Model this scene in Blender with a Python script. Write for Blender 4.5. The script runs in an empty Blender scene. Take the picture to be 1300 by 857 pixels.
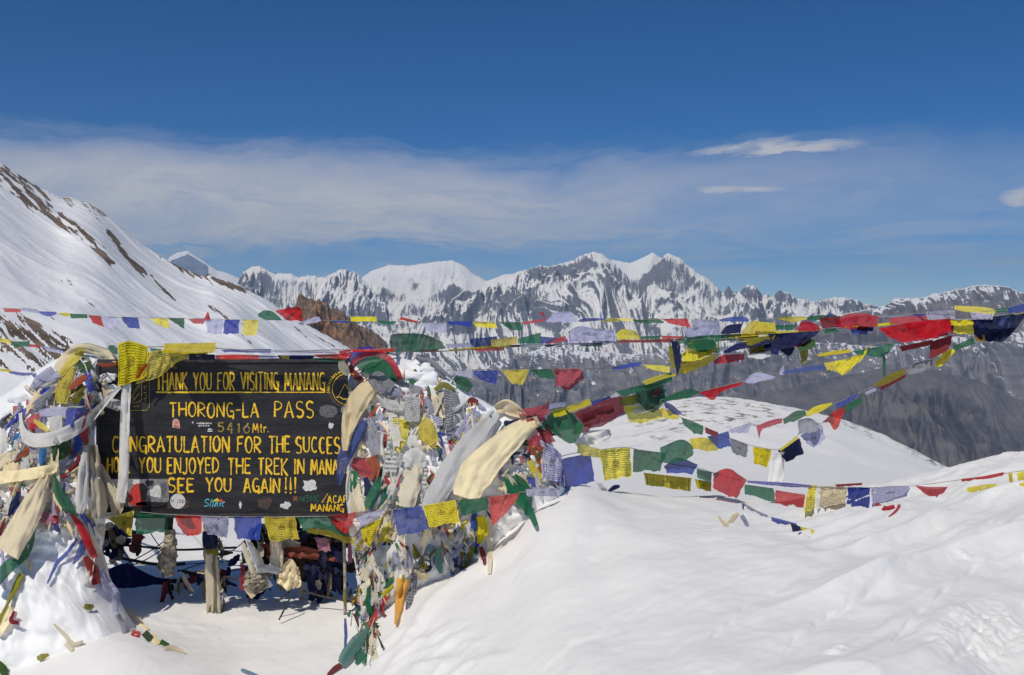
import bpy, bmesh, math, random
import numpy as np
from mathutils import Vector
from mathutils.bvhtree import BVHTree
random.seed(7); rng = np.random.default_rng(7)
scene = bpy.context.scene
COL = scene.collection
# ---------------------------------------------------------------- camera
F, CX, HY, PW, PH = 1264.0, 650.0, 400.0, 1300.0, 857.0     # focal length and horizon in photo pixels
cam = bpy.data.cameras.new('camera'); camo = bpy.data.objects.new('camera', cam); COL.objects.link(camo)
cam.sensor_width = 36; cam.sensor_fit = 'HORIZONTAL'; cam.lens = 36*F/PW
cam.shift_y = (HY-PH/2)/PW
cam.clip_start = 0.05; cam.clip_end = 60000
camo.location = (0, 0, 0); camo.rotation_euler = (math.radians(90), 0, 0)
scene.camera = camo
# ---------------------------------------------------------------- sun and sky
SUN_EL, SUN_AZ = math.radians(52), math.radians(-25)        # high sun behind the camera, to the left
sd = Vector((math.sin(SUN_AZ)*math.cos(SUN_EL), -math.cos(SUN_AZ)*math.cos(SUN_EL), math.sin(SUN_EL)))
sun = bpy.data.lights.new('sun', 'SUN'); sun.energy = 3.08; sun.angle = math.radians(0.5); sun.color = (1, .935, .82)
suno = bpy.data.objects.new('sun', sun); COL.objects.link(suno)
suno.rotation_euler = sd.to_track_quat('Z', 'Y').to_euler()
scene.view_settings.view_transform = 'Standard'; scene.view_settings.look = 'None'
scene.view_settings.exposure = 0.0; scene.view_settings.gamma = 1
scene.cycles.use_denoising = True
scene.cycles.max_bounces = 6; scene.cycles.volume_bounces = 0

class NT:
    """small helper to wire shader nodes"""
    def __init__(s, nt): s.nt = nt; s.n = nt.nodes; s.l = nt.links
    def put(s, sock, v):
        if hasattr(v, 'is_output'): s.l.new(v, sock)
        elif v is not None: sock.default_value = v
    def math(s, op, a, b=None, c=None, clamp=False):
        n = s.n.new('ShaderNodeMath'); n.operation = op; n.use_clamp = clamp
        for i, v in enumerate((a, b, c)): s.put(n.inputs[i], v)
        return n.outputs[0]
    def mix(s, f, a, b, mode='MIX'):
        n = s.n.new('ShaderNodeMix'); n.data_type = 'RGBA'; n.blend_type = mode
        s.put(n.inputs[0], f)
        for i, v in ((6, a), (7, b)):
            s.put(n.inputs[i], (*v, 1) if isinstance(v, tuple) and len(v) == 3 else v)
        return n.outputs[2]
    def noise(s, vec, scale, detail=4, rough=.55, dist=0, lac=2.0):
        n = s.n.new('ShaderNodeTexNoise'); s.put(n.inputs['Vector'], vec)
        n.inputs['Scale'].default_value = scale; n.inputs['Detail'].default_value = detail
        n.inputs['Roughness'].default_value = rough; n.inputs['Distortion'].default_value = dist
        n.inputs['Lacunarity'].default_value = lac
        return n.outputs['Fac']
    def mapr(s, v, a, b, c=0., d=1., smooth=True):
        n = s.n.new('ShaderNodeMapRange'); s.put(n.inputs[0], v)
        n.interpolation_type = 'SMOOTHSTEP' if smooth else 'LINEAR'
        for i, x in enumerate((a, b, c, d)): n.inputs[i+1].default_value = x
        return n.outputs[0]
    def scale(s, vec, sc, loc=(0, 0, 0), rot=(0, 0, 0)):
        n = s.n.new('ShaderNodeMapping'); s.put(n.inputs['Vector'], vec)
        n.inputs['Scale'].default_value = sc; n.inputs['Location'].default_value = loc; n.inputs['Rotation'].default_value = rot
        return n.outputs[0]
    def sep(s, v):
        n = s.n.new('ShaderNodeSeparateXYZ'); s.put(n.inputs[0], v); return n.outputs
    def comb(s, x, y, z):
        n = s.n.new('ShaderNodeCombineXYZ')
        for i, v in enumerate((x, y, z)): s.put(n.inputs[i], v)
        return n.outputs[0]
    def attr(s, name):
        n = s.n.new('ShaderNodeAttribute'); n.attribute_name = name; return n
    def bump(s, h, strength, dist):
        n = s.n.new('ShaderNodeBump'); s.put(n.inputs['Height'], h); n.inputs['Strength'].default_value = strength
        n.inputs['Distance'].default_value = dist; return n.outputs[0]

world = bpy.data.worlds.new('World'); scene.world = world; world.use_nodes = True
W = NT(world.node_tree); bg = W.n['Background']
sky = W.n.new('ShaderNodeTexSky'); sky.sky_type = 'NISHITA'; sky.sun_disc = False
sky.sun_elevation = SUN_EL; sky.sun_rotation = math.pi - SUN_AZ
sky.altitude = 5400; sky.air_density = 1.0; sky.dust_density = 0.1; sky.ozone_density = 4.0
dirv = W.n.new('ShaderNodeTexCoord').outputs['Generated']
dx, dy, dz = W.sep(dirv)[:3]
az = W.math('ARCTAN2', dx, dy); el = W.math('ARCSINE', dz)
def AZ(px): return math.atan2((px-CX)/F, 1)
def EL(px, py): return math.atan2((HY-py)/F, math.hypot(1, (px-CX)/F))
def smooth_cloud():
    p = W.comb(W.math('MULTIPLY', az, 1.0), W.math('MULTIPLY', el, 3.2), 0.0)
    n1 = W.noise(p, 3.2, 7, .58, .25); n2 = W.noise(p, 11, 6, .6, .3)
    n3 = W.noise(W.comb(W.math('MULTIPLY', az, 1.0), W.math('MULTIPLY', el, 9.), 3.0), 6, 6, .62, .4)
    # main bank: a layer of elevation around 7 degrees, thinning out to the right
    fib = W.noise(W.comb(az, W.math('ADD', W.math('MULTIPLY', el, 7.), W.math('MULTIPLY', n1, .8)), 7.0), 9, 8, .68, .3)
    eln = W.math('ADD', el, W.math('MULTIPLY', W.math('SUBTRACT', n1, .5), .085))
    eln = W.math('ADD', eln, W.math('MULTIPLY', W.math('SUBTRACT', fib, .5), .06))
    azn = W.math('ADD', az, W.math('MULTIPLY', W.math('SUBTRACT', n1, .5), .5))
    top = W.mapr(eln, EL(300, 246), EL(300, 164), 1., 0.)
    bot = W.mapr(eln, EL(300, 335), EL(300, 285), 0., 1.)
    side = W.mapr(azn, AZ(1200), AZ(480), .30, 1.)
    body = W.math('MULTIPLY', W.math('MULTIPLY', top, bot), side)
    body = W.math('MULTIPLY', body, W.math('MULTIPLY', W.mapr(n2, .25, .75, .84, 1.), W.mapr(fib, .3, .66, .66, 1.)))
    # thin veil below and right of the bank, torn into streaks
    veil = W.math('MULTIPLY', W.mapr(el, EL(300, 190), EL(300, 235), 0., 1.), W.mapr(n3, .36, .72, 0., .42))
    veil = W.math('MULTIPLY', veil, W.mapr(el, EL(300, 178), EL(300, 250), 0., 1.))
    out = W.math('MAXIMUM', body, veil)
    def streak(px, py, hw, hh, tilt, amt):
        a = W.math('SUBTRACT', az, AZ(px)); e = W.math('SUBTRACT', el, EL(px, py))
        e = W.math('SUBTRACT', e, W.math('MULTIPLY', a, tilt))
        e = W.math('ADD', e, W.math('MULTIPLY', W.math('SUBTRACT', fib, .5), hh/F*3.0))
        r = W.math('ADD', W.math('POWER', W.math('ABSOLUTE', W.math('DIVIDE', a, hw/F)), 2.), W.math('POWER', W.math('ABSOLUTE', W.math('DIVIDE', e, hh/F)), 2.))
        return W.math('MULTIPLY', W.mapr(r, 1., 0., 0., amt), W.mapr(fib, .30, .55, .45, 1.))
    o = out
    for st in ((985, 188, 130, 12, .02, .85), (935, 241, 90, 8, -.02, .85), (1300, 248, 34, 14, .1, .9), (560, 303, 190, 11, .0, .5),
               (160, 188, 40, 16, .0, .25), (640, 207, 60, 10, .1, .22), (250, 322, 60, 9, .0, .5), (790, 198, 60, 8, 0, .2), (1250, 332, 90, 7, 0, .28)):
        o = W.math('MAXIMUM', o, streak(*st))
    return o
cl = smooth_cloud()
ccol = W.mix(W.mapr(el, EL(300, 330), EL(300, 190)), (5.9, 6.3, 6.8), (7.0, 6.9, 7.1))
hs = W.n.new('ShaderNodeHueSaturation'); hs.inputs['Saturation'].default_value = 1.28; hs.inputs['Value'].default_value = .96
W.l.new(sky.outputs[0], hs.inputs['Color'])
W.l.new(W.mix(cl, hs.outputs[0], ccol), bg.inputs['Color'])
bg.inputs['Strength'].default_value = 0.085

# ---------------------------------------------------------------- numeric helpers
_perm = np.random.default_rng(3).permutation(1024)
def _grad(ix, iy, s):
    h = _perm[(_perm[(ix+s*131) % 1024] + iy) % 1024]
    a = h*(2*np.pi/1024.0)
    return np.cos(a), np.sin(a)
def perlin(x, y, s=0):
    x = np.asarray(x, float); y = np.asarray(y, float)
    ix = np.floor(x).astype(np.int64); iy = np.floor(y).astype(np.int64)
    fx = x-ix; fy = y-iy
    u = fx*fx*fx*(fx*(fx*6-15)+10); v = fy*fy*fy*(fy*(fy*6-15)+10)
    def d(i, j):
        gx, gy = _grad(ix+i, iy+j, s); return gx*(fx-i)+gy*(fy-j)
    a = d(0, 0); b = d(1, 0); c = d(0, 1); e = d(1, 1)
    return (a+(b-a)*u + ((c+(e-c)*u)-(a+(b-a)*u))*v)*1.5
def fbm(x, y, o=5, s=0, g=.5):
    t = 0; a = 1.; f = 1.
    for k in range(o): t = t+a*perlin(x*f, y*f, s+k); a *= g; f *= 2.03
    return t
def ridged(x, y, o=6, s=0, g=.5):
    t = 0; a = 1.; f = 1.; w = 1.
    for k in range(o):
        n = 1-np.abs(perlin(x*f, y*f, s+k)); n = n*n*w
        w = np.clip(n*1.6, 0, 1); t = t+a*n; a *= g; f *= 2.07
    return t/1.6
def sm(x, a, b):
    t = np.clip((x-a)/(b-a), 0, 1); return t*t*(3-2*t)
def P(px, py, d): return Vector(((px-CX)/F*d, d, (HY-py)/F*d))
def Pn(px, py, d): return np.stack([(px-CX)/F*d, d+0*px, (HY-py)/F*d], -1)

def grid_mesh(name, V, mats, attrs=None, uv=None, smooth=True, flip=False, parent=None, closed_u=False):
    """V is an (nu, nv, 3) array of points"""
    nu, nv = V.shape[:2]
    me = bpy.data.meshes.new(name)
    idx = np.arange(nu*nv).reshape(nu, nv)
    if closed_u: idx = np.vstack([idx, idx[:1]])
    a, b, c, d = idx[:-1, :-1], idx[1:, :-1], idx[1:, 1:], idx[:-1, 1:]
    q = np.stack([a, b, c, d] if not flip else [a, d, c, b], -1).reshape(-1, 4)
    me.vertices.add(nu*nv); me.vertices.foreach_set('co', V.reshape(-1).astype(np.float32))
    me.loops.add(q.size); me.loops.foreach_set('vertex_index', q.reshape(-1).astype(np.int32))
    me.polygons.add(len(q)); me.polygons.foreach_set('loop_start', np.arange(0, q.size, 4, dtype=np.int32))
    me.polygons.foreach_set('loop_total', np.full(len(q), 4, dtype=np.int32))
    if uv is not None:
        l = me.uv_layers.new(name='UVMap'); l.data.foreach_set('uv', uv.reshape(-1, 2)[q.reshape(-1)].reshape(-1).astype(np.float32))
    me.update(calc_edges=True)
    if smooth: me.polygons.foreach_set('use_smooth', np.ones(len(q), dtype=bool))
    for k, v in (attrs or {}).items():
        at = me.attributes.new(k, 'FLOAT', 'POINT'); at.data.foreach_set('value', np.asarray(v, np.float32).reshape(-1))
    for m in (mats if isinstance(mats, list) else [mats]): me.materials.append(m)
    o = bpy.data.objects.new(name, me); COL.objects.link(o)
    if parent: o.parent = parent
    return o
def tag(o, label=None, cat=None, group=None, kind=None):
    if label: o['label'] = label
    if cat: o['category'] = cat
    if group: o['group'] = group
    if kind: o['kind'] = kind
    return o
def mat(name):
    m = bpy.data.materials.new(name); m.use_nodes = True
    t = NT(m.node_tree); b = t.n['Principled BSDF']; return m, t, b
def simple(name, col, rough=.7, noise=0.25, scale=20, bump=0.0, bd=.002):
    m, t, b = mat(name); geo = t.n.new('ShaderNodeTexCoord').outputs['Object']
    n = t.noise(geo, scale, 5, .6)
    dark = tuple(c*(1-noise) for c in col); light = tuple(min(1, c*(1+noise)) for c in col)
    t.put(b.inputs['Base Color'], t.mix(t.mapr(n, .3, .7), dark, light)); b.inputs['Roughness'].default_value = rough
    if bump: t.put(b.inputs['Normal'], t.bump(n, bump, bd))
    return m

# ---------------------------------------------------------------- terrain materials
def snow_ground_mat():
    m, t, b = mat('snow')
    g = t.n.new('ShaderNodeNewGeometry'); pos = g.outputs['Position']
    x, y, z = t.sep(pos)[:3]
    n1 = t.noise(pos, .9, 5, .5); n2 = t.noise(pos, 9, 6, .62); n3 = t.noise(pos, 70, 3, .6)
    snow = t.mix(n1, (.82, .81, .80), (.89, .88, .865))
    rk = t.attr('rock').outputs['Fac']
    pat = t.noise(t.scale(pos, (.5, .5, 2.2)), .9, 8, .72)
    far = t.math('MULTIPLY', rk, t.mapr(pat, .52, .60))
    rock = t.mix(t.noise(pos, 3, 5, .6), (.10, .085, .05), (.26, .23, .16))
    t.put(b.inputs['Base Color'], t.mix(far, snow, rock))
    b.inputs['Roughness'].default_value = .65
    b.inputs['Specular IOR Level'].default_value = .25
    b.inputs['Subsurface Weight'].default_value = 0.0
    h = t.math('ADD', t.math('MULTIPLY', n2, 1.0), t.math('MULTIPLY', n3, .16))
    near = t.mapr(y, 12, 60, 1., 0.)
    bn = t.n.new('ShaderNodeBump'); t.put(bn.inputs['Height'], h); t.put(bn.inputs['Strength'], t.math('MULTIPLY', near, .28)); bn.inputs['Distance'].default_value = .02
    t.put(b.inputs['Normal'], bn.outputs[0])
    return m
def mountain_mat(name, rock_a, rock_b, thr, soft, alt0, alt1, altk, sx, sy, streak=.35, use_attr=False, snowc=(.86, .87, .90), bumpd=8., sc=1.0):
    """snow lies where the slope is gentle and the height great; rock shows on steep ribs"""
    m, t, b = mat(name)
    g = t.n.new('ShaderNodeNewGeometry'); pos = g.outputs['Position']
    nx, ny, nz = t.sep(g.outputs['Normal'])[:3]; x, y, z = t.sep(pos)[:3]
    st = t.noise(t.scale(pos, (sx, sy, sy*.7)), 1, 8, .68, .5)
    fn = t.noise(pos, sx*2.2, 6, .7)
    alt = t.mapr(z, alt0, alt1, -altk, altk, False)
    v = t.math('ADD', nz, alt)
    v = t.math('ADD', v, t.math('MULTIPLY', t.math('SUBTRACT', st, .5), streak))
    v = t.math('ADD', v, t.math('MULTIPLY', t.math('SUBTRACT', fn, .5), streak*.7))
    if True: v = t.math('SUBTRACT', v, t.attr('rock').outputs['Fac'])
    f = t.mapr(v, thr-soft, thr+soft)
    rn = t.noise(t.scale(pos, (sx*.6, sy, sx*1.4)), 1.0, 8, .7)
    rock = t.mix(t.mapr(rn, .35, .65), rock_a, rock_b)
    big = t.noise(pos, .0016, 5, .6); rock = t.mix(t.mapr(big, .42, .62, 0, .45), rock, tuple(c*1.15+.02 for c in rock_b))
    t.put(b.inputs['Base Color'], t.mix(f, rock, snowc))
    b.inputs['Roughness'].default_value = .8; b.inputs['Specular IOR Level'].default_value = .12
    t.put(b.inputs['Normal'], t.bump(t.math('ADD', st, fn), .5, bumpd))
    return m
M_SNOW = snow_ground_mat()

# ---------------------------------------------------------------- near snow ground (thin-plate surface through control points)
def tps(ctrl, lam=1e-3):
    c = np.array(ctrl, float); X = c[:, :2]; v = c[:, 2]; n = len(c)
    def U(r2): return np.where(r2 > 1e-12, r2*np.log(r2+1e-12), 0)
    r2 = ((X[:, None]-X[None])**2).sum(-1)
    A = np.zeros((n+3, n+3)); A[:n, :n] = U(r2)+lam*np.eye(n); A[:n, n] = 1; A[:n, n+1:] = X; A[n:, :n] = A[:n, n:].T
    w = np.linalg.solve(A, np.r_[v, 0, 0, 0])
    def f(a, b):
        sh = a.shape; a = a.reshape(-1); b = b.reshape(-1); out = w[n]+w[n+1]*a+w[n+2]*b
        for i in range(n): out = out+w[i]*U((a-X[i, 0])**2+(b-X[i, 1])**2)
        return out.reshape(sh)
    return f
GROUND = {  # depth: list of (px, height in metres at that depth given as photo row)
 2.5: [(-500, 1350), (0, 1350), (450, 1330), (600, 1270), (750, 1190), (900, 1150), (1050, 1150), (1300, 1185), (1800, 1350)],
 4.0: [(-400, 1030), (0, 1030), (300, 1030), (450, 1000), (600, 930), (750, 850), (900, 820), (1050, 815), (1200, 822), (1350, 845), (1700, 930)],
 5.65: [(-300, 850), (0, 858), (150, 858), (300, 858), (450, 852), (560, 792), (650, 742), (750, 703), (900, 700), (1050, 705), (1200, 705), (1350, 712), (1700, 740)],
 6.4: [(-300, 800), (0, 806), (150, 806), (300, 805), (430, 803), (480, 790), (520, 766), (560, 742), (620, 706), (680, 656), (740, 640), (900, 664), (1050, 675), (1200, 668), (1350, 655)],
 7.0: [(-300, 760), (0, 772), (150, 771), (300, 770), (430, 768), (520, 742), (600, 692), (680, 642), (760, 626), (900, 645), (1050, 660), (1200, 652), (1350, 648), (1700, 640)],
 8.5: [(-300, 700), (0, 712), (150, 712), (300, 711), (450, 708), (550, 690), (650, 650), (760, 626), (900, 626), (1050, 632), (1150, 622), (1220, 606), (1320, 592), (1700, 560)],
 10: [(-300, 690), (0, 676), (300, 676), (450, 678), (600, 668), (760, 650), (900, 645), (1050, 640), (1150, 622), (1220, 600), (1320, 582), (1700, 560)],
 14: [(-300, 640), (0, 655), (300, 655), (450, 665), (600, 690), (760, 690), (900, 690), (1050, 670), (1200, 640), (1320, 610), (1700, 590)],
 25: [(-300, 600), (0, 625), (300, 635), (600, 660), (760, 655), (900, 650), (1050, 650), (1200, 645), (1350, 640), (1700, 620)],
 60: [(-300, 520), (0, 560), (300, 590), (600, 620), (760, 598), (900, 598), (1050, 602), (1150, 612), (1250, 622), (1400, 650), (1700, 680)],
 95: [(0, 540), (300, 580), (600, 600), (760, 565), (900, 552), (1000, 556), (1100, 580), (1200, 606), (1400, 670)],
 140: [(-300, 480), (0, 520), (300, 550), (500, 565), (620, 562), (700, 553), (760, 541), (800, 528), (860, 509), (920, 503), (980, 513), (1050, 529), (1100, 546), (1150, 568), (1210, 601), (1300, 650), (1500, 700)],
 220: [(-300, 480), (0, 510), (300, 560), (600, 600), (800, 600), (920, 590), (1050, 600), (1200, 680), (1500, 800)],
 330: [(-300, 490), (0, 520), (300, 580), (600, 640), (920, 680), (1200, 760), (1500, 850)]}
LK = 0.9
gfun = tps([(px/300., LK*math.log(d)*1.0, py) for d, r in GROUND.items() for px, py in r])
def ground_noise(X, Y, PX, PY, D):
    near = sm(D, 30, 12)
    z = .035*fbm(X*.9+3, Y*.6, 3, 11)*near
    a = X*.70-Y*.71+.35*perlin(X*.45, Y*.4, 3); b = X*.71+Y*.70                      # drift ripples, stretched along the wind
    rip = sm(PX, 650, 1000)*.8+.2
    z += sm(PX, 880, 1150)*near*(.075*(1-np.abs(perlin(a*1.9, b*.33, 21)))**3+.016*(1-np.abs(perlin(a*5, b*.8, 22)))**2)
    z += .012*near*fbm(a*3.4, b*.9, 4, 31)*rip+.004*near*fbm(a*11, b*3, 3, 33)*rip
    z += .004*near*fbm(X*3, Y*3, 3, 41)
    z += .0015*near*fbm(X*12, Y*12, 2, 43)
    # broken crust at the lower right and footprints-like lumps at the lower left
    def spot(cx, cy, rx, ry, amp, fr, sd_):
        w = np.exp(-(((PX-cx)/rx)**2+((PY-cy)/ry)**2)**2)
        return amp*w*(ridged(X*fr, Y*fr, 4, sd_)-.5)
    z += near*spot(1245, 805, 60, 40, .030, 4.0, 51)+near*spot(1245, 805, 60, 40, .02, 16.0, 57)+near*spot(1220, 712, 16, 5, .03, 6, 52)+near*spot(1062, 830, 16, 9, .035, 7, 53)
    z += near*spot(540, 835, 90, 40, .05, 2.4, 54)+near*spot(200, 800, 160, 50, .008, 4, 55)
    # soft crest running from the lower heap up to the bank
    z += .05*near*np.exp(-((PY-(850-(PX-480)*.95+12*np.sin(PX*.03)))/11)**2)*sm(PX, 480, 520)*sm(PX, 690, 640)
    # low wind-cut scarps sweeping across the bank
    for pl, amp_, wd_ in (([(960, 900), (1005, 812), (1050, 770), (1120, 735), (1200, 690), (1260, 672), (1400, 662)], .030, 30), ([(1090, 900), (1140, 800), (1190, 752), (1250, 716), (1400, 690)], .034, 36), ([(860, 880), (905, 800), (950, 762), (1020, 730), (1080, 700), (1140, 680)], .020, 34),
                          ([(1010, 760), (1060, 716), (1120, 690), (1180, 664), (1300, 650)], .018, 22), ([(640, 900), (700, 830), (790, 780), (880, 745)], .012, 40), ([(1180, 900), (1210, 830), (1260, 780), (1400, 740)], .030, 30), ([(560, 800), (640, 740), (700, 700), (760, 668), (840, 655)], .012, 26)):
        x_, y_ = zip(*pl); yl = np.interp(PX, x_, y_)+9*fbm(PX/55., PY/90., 3, int(x_[0])); dl = PY-yl
        w_ = sm(PX, x_[0], x_[0]+70)*sm(x_[-1]-PX, -20, 90)*(.55+.7*fbm(PX/40., PY/60., 2, int(x_[1])))
        z -= near*amp_*np.clip(w_, 0, 1.3)*sm(dl, -3, 5)*np.exp(-np.maximum(dl, 0)/wd_)
    z += near*.16*np.exp(-((PX-150)/95)**2-((PY-850)/45)**2)+near*.05*np.exp(-((PX-520)/60)**2-((PY-770)/40)**2)
    z += sm(D, 70, 110)*.6*fbm(X*.05, Y*.05, 4, 61)+sm(D, 40, 80)*.10*fbm(X*.4, Y*.4, 4, 62)
    return z
pxs = np.concatenate([np.linspace(-900, -120, 30)[:-1], np.linspace(-120, 1420, 760), np.linspace(1420, 2200, 30)[1:]])
ds = np.exp(np.concatenate([np.linspace(math.log(.8), math.log(3.2), 14)[:-1], np.linspace(math.log(3.2), math.log(12), 330), np.linspace(math.log(12), math.log(330), 190)[1:]]))
PX, D = np.meshgrid(pxs, ds, indexing='ij')
PYg = gfun(PX/300., LK*np.log(np.maximum(D, 2.2)))
PYg = np.where(D < 2.2, HY+(PYg-HY)*2.2/D, PYg)
V = Pn(PX, PYg, D); V[..., 1] = D
V[..., 2] += ground_noise(V[..., 0], V[..., 1], PX, PYg, D)
rk = sm(D, 75, 100)*sm(PX, 740, 860)*sm(perlin(V[..., 0]*.045+2, V[..., 1]*.03, 71)+.45*perlin(V[..., 0]*.2, V[..., 1]*.12, 72), -.02, .3)*.98
V_GROUND = V.copy()
ground = grid_mesh('snow_ground', V, M_SNOW, {'rock': rk}, flip=True)
tag(ground, 'wind-blown snow of the pass with drifts and a rounded far hill', kind='structure')

# ---------------------------------------------------------------- mountains
def layer(name, sil, D0, D1, foot, cols, rows, mat_, amp, wl, seed, x0=None, x1=None, jag=1.5, env0=.12, power=1.0,
          aniso=1.0, label=None, gain=.52, rockfn=None, oct=7, side_drop=True, warp=.35, gul=.22, rot=0.):
    """a mountain range as a height field: crest line at depth D0 follows sil, the foot lies at depth D1"""
    s = np.array(sil, float); x0 = s[0, 0] if x0 is None else x0; x1 = s[-1, 0] if x1 is None else x1
    px = np.linspace(x0, x1, cols); cr = np.interp(px, s[:, 0], s[:, 1])
    ker = np.hanning(max(5, int(46*cols/(x1-x0)))|1); ker /= ker.sum()
    crs = np.convolve(np.pad(cr, len(ker)//2, 'edge'), ker, 'valid')[:cols]
    cr = cr + jag*(.6*fbm(px/9., px*0+seed, 5, seed, .65)-1.1*(ridged(px/16., px*0+seed, 4, seed+3, .55)-.75))
    t = np.linspace(0, 1, rows); back = np.linspace(-.35, 0, 14)[:-1]
    tt = np.concatenate([back, t])
    PXm, T = np.meshgrid(px, tt, indexing='ij'); CR = np.repeat(cr[:, None], len(tt), 1); CS = np.repeat(crs[:, None], len(tt), 1)
    D = D0-(D0-D1)*T
    kf = sm(T, 0, .16); zc = (HY-(CR*(1-kf)+CS*kf))/F*D0; zf = (HY-(foot if np.isscalar(foot) else np.repeat(np.interp(px, *foot)[:, None], len(tt), 1)))/F*D1
    Z = np.where(T >= 0, zc+(zf-zc)*np.abs(T)**power, zc-(zc-zf)*np.abs(T)*.9)
    X = (PXm-CX)/F*D; Y = D
    cr_, sr_ = math.cos(math.radians(rot)), math.sin(math.radians(rot))
    wx = (X*cr_+Y*sr_)/wl; wy = (-X*sr_+Y*cr_)/wl/aniso
    qx = wx+warp*fbm(wx*.7, wy*.7, 3, seed+7); qy = wy+warp*fbm(wx*.7+9, wy*.7+4, 3, seed+9)
    R = ridged(qx, qy, oct, seed, gain)
    R = R+gul*(ridged(qx*5.5+.5*perlin(qx*2, qy*2, 5), qy*1.6, 4, seed+31, .55)-.6)
    env = sm(np.abs(T), 0, env0)*.93+.07
    Z = Z+amp*env*(R-.62)
    lim = (HY-(CR*(1-sm(T, .3, .6))+CS*sm(T, .3, .6))-.2)/F*D           # never above the crest line as seen from the pass
    over = np.maximum(Z-lim, 0); Z = np.where(np.abs(T) > 0, Z-over*1.0-sm(over, 0, amp)*amp*.05, Z)
    if side_drop:
        e = np.minimum(PXm-x0, x1-PXm)/(x1-x0); Z = Z-(1-sm(e, 0, .03))*abs(D0)*.03
    PYm = HY-Z*F/D
    Vv = np.stack([X, Y, Z], -1)
    at = {'rock': rockfn(PXm, PYm, X, Y) if rockfn else np.zeros_like(Z)}
    o = grid_mesh(name, Vv, mat_, at, flip=False)
    return tag(o, label, kind='structure')

M_RANGE = mountain_mat('range_rock_snow', (.10, .108, .14), (.21, .22, .255), .50, .022, -620, 330, .05, .062, .014, 1.15, snowc=(.93, .915, .885))
M_RIGHT = mountain_mat('right_range_rock', (.10, .09, .085), (.24, .225, .225), .76, .03, -60, 170, .12, .012, .004, .75)
M_BROWN = mountain_mat('brown_valley_rock', (.065, .067, .085), (.165, .152, .15), 1.45, .04, -500, 60, .10, .012, .003, .75, bumpd=10)
M_MID = mountain_mat('grey_valley_rock', (.085, .09, .115), (.25, .24, .245), .90, .03, -420, -60, .13, .024, .006, 1.1)
M_WHITE = mountain_mat('white_peak_snow', (.12, .12, .13), (.2, .2, .2), .34, .05, -200, 600, .05, .012, .004, .35, snowc=(.93, .925, .91))

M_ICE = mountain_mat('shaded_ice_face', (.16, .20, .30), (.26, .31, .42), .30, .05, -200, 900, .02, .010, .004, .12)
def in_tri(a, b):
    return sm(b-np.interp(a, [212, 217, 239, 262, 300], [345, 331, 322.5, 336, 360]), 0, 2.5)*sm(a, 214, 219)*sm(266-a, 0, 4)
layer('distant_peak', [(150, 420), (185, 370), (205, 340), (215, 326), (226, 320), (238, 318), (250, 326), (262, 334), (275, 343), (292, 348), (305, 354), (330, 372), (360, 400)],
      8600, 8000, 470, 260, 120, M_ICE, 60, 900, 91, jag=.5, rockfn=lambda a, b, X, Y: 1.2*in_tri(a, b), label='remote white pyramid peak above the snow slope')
layer('white_massif', [(430, 380), (455, 356), (470, 345), (492, 337), (520, 337), (546, 333), (573, 330), (590, 338), (603, 349), (618, 357), (640, 349), (652, 348), (690, 350), (740, 345), (765, 336), (778, 329), (800, 334), (815, 328), (828, 321), (836, 326), (850, 330), (880, 370), (900, 400)],
      8000, 7300, 520, 520, 90, M_WHITE, 110, 700, 71, jag=.7, label='smooth white snow massif behind the main range')
MAIN = [(280, 372), (296, 358), (308, 346), (318, 340), (327, 336), (338, 341), (350, 348), (365, 346), (380, 352), (398, 351), (412, 352), (424, 345), (437, 342), (449, 346), (460, 354), (472, 362), (486, 362), (500, 368), (520, 374), (545, 376), (560, 366), (575, 357), (590, 366), (603, 369), (618, 364), (635, 354), (650, 348), (664, 345), (678, 337), (700, 337), (716, 334), (728, 330), (740, 324), (751, 320), (762, 321), (770, 328), (785, 340), (798, 352), (812, 352), (825, 340), (838, 328), (848, 319), (860, 324), (872, 334), (884, 345), (898, 355), (910, 364), (918, 372), (922, 368), (925, 362), (929, 370), (940, 371), (950, 362), (958, 364), (968, 372), (980, 375), (990, 366), (1000, 370), (1012, 378), (1030, 380), (1050, 378), (1063, 376), (1080, 379), (1095, 383), (1110, 385), (1130, 392), (1170, 400), (1230, 420), (1300, 440)]
ROCKY = [(437, 352, 24, 12, .35), (335, 354, 13, 11, .25), (318, 362, 12, 10, .25), (690, 345, 34, 10, .32), (640, 384, 42, 22, .34), (744, 336, 9, 13, .4), (715, 342, 20, 8, .25), (785, 358, 26, 13, .2), (838, 338, 9, 12, .4), (826, 350, 14, 10, .35), (812, 364, 14, 9, .25),
         (880, 360, 14, 9, .25), (925, 369, 12, 8, .5), (955, 369, 18, 9, .4), (990, 372, 20, 9, .35), (1040, 382, 40, 8, .25), (1100, 388, 40, 8, .3), (500, 374, 22, 10, .22), (560, 376, 26, 9, .25), (575, 366, 12, 8, .3), (420, 396, 30, 14, .3), (470, 400, 26, 10, .25), (530, 395, 22, 8, .25), (700, 392, 34, 16, .22), (380, 360, 20, 6, .15), (580, 410, 30, 12, .2), (870, 378, 30, 8, .1)]
def range_rock(a, b, X, Y):
    r = -.06+0*a
    for cx_, cy_, rx_, ry_, st_ in ROCKY: r = r+st_*1.15*np.exp(-((a-cx_)/rx_)**2-((b-cy_)/ry_)**2)
    return r+.10*fbm(a/30., b/22., 4, 501)+.0022*np.clip(b-425, 0, 80)
layer('snowy_range', MAIN, 7000, 5700, 540, 1150, 300, M_RANGE, 290, 560, 17, gul=.28, jag=2.2, rockfn=range_rock, env0=.12, power=.95, aniso=1.3, gain=.46, label='jagged snow and rock mountain range across the valley')
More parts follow.
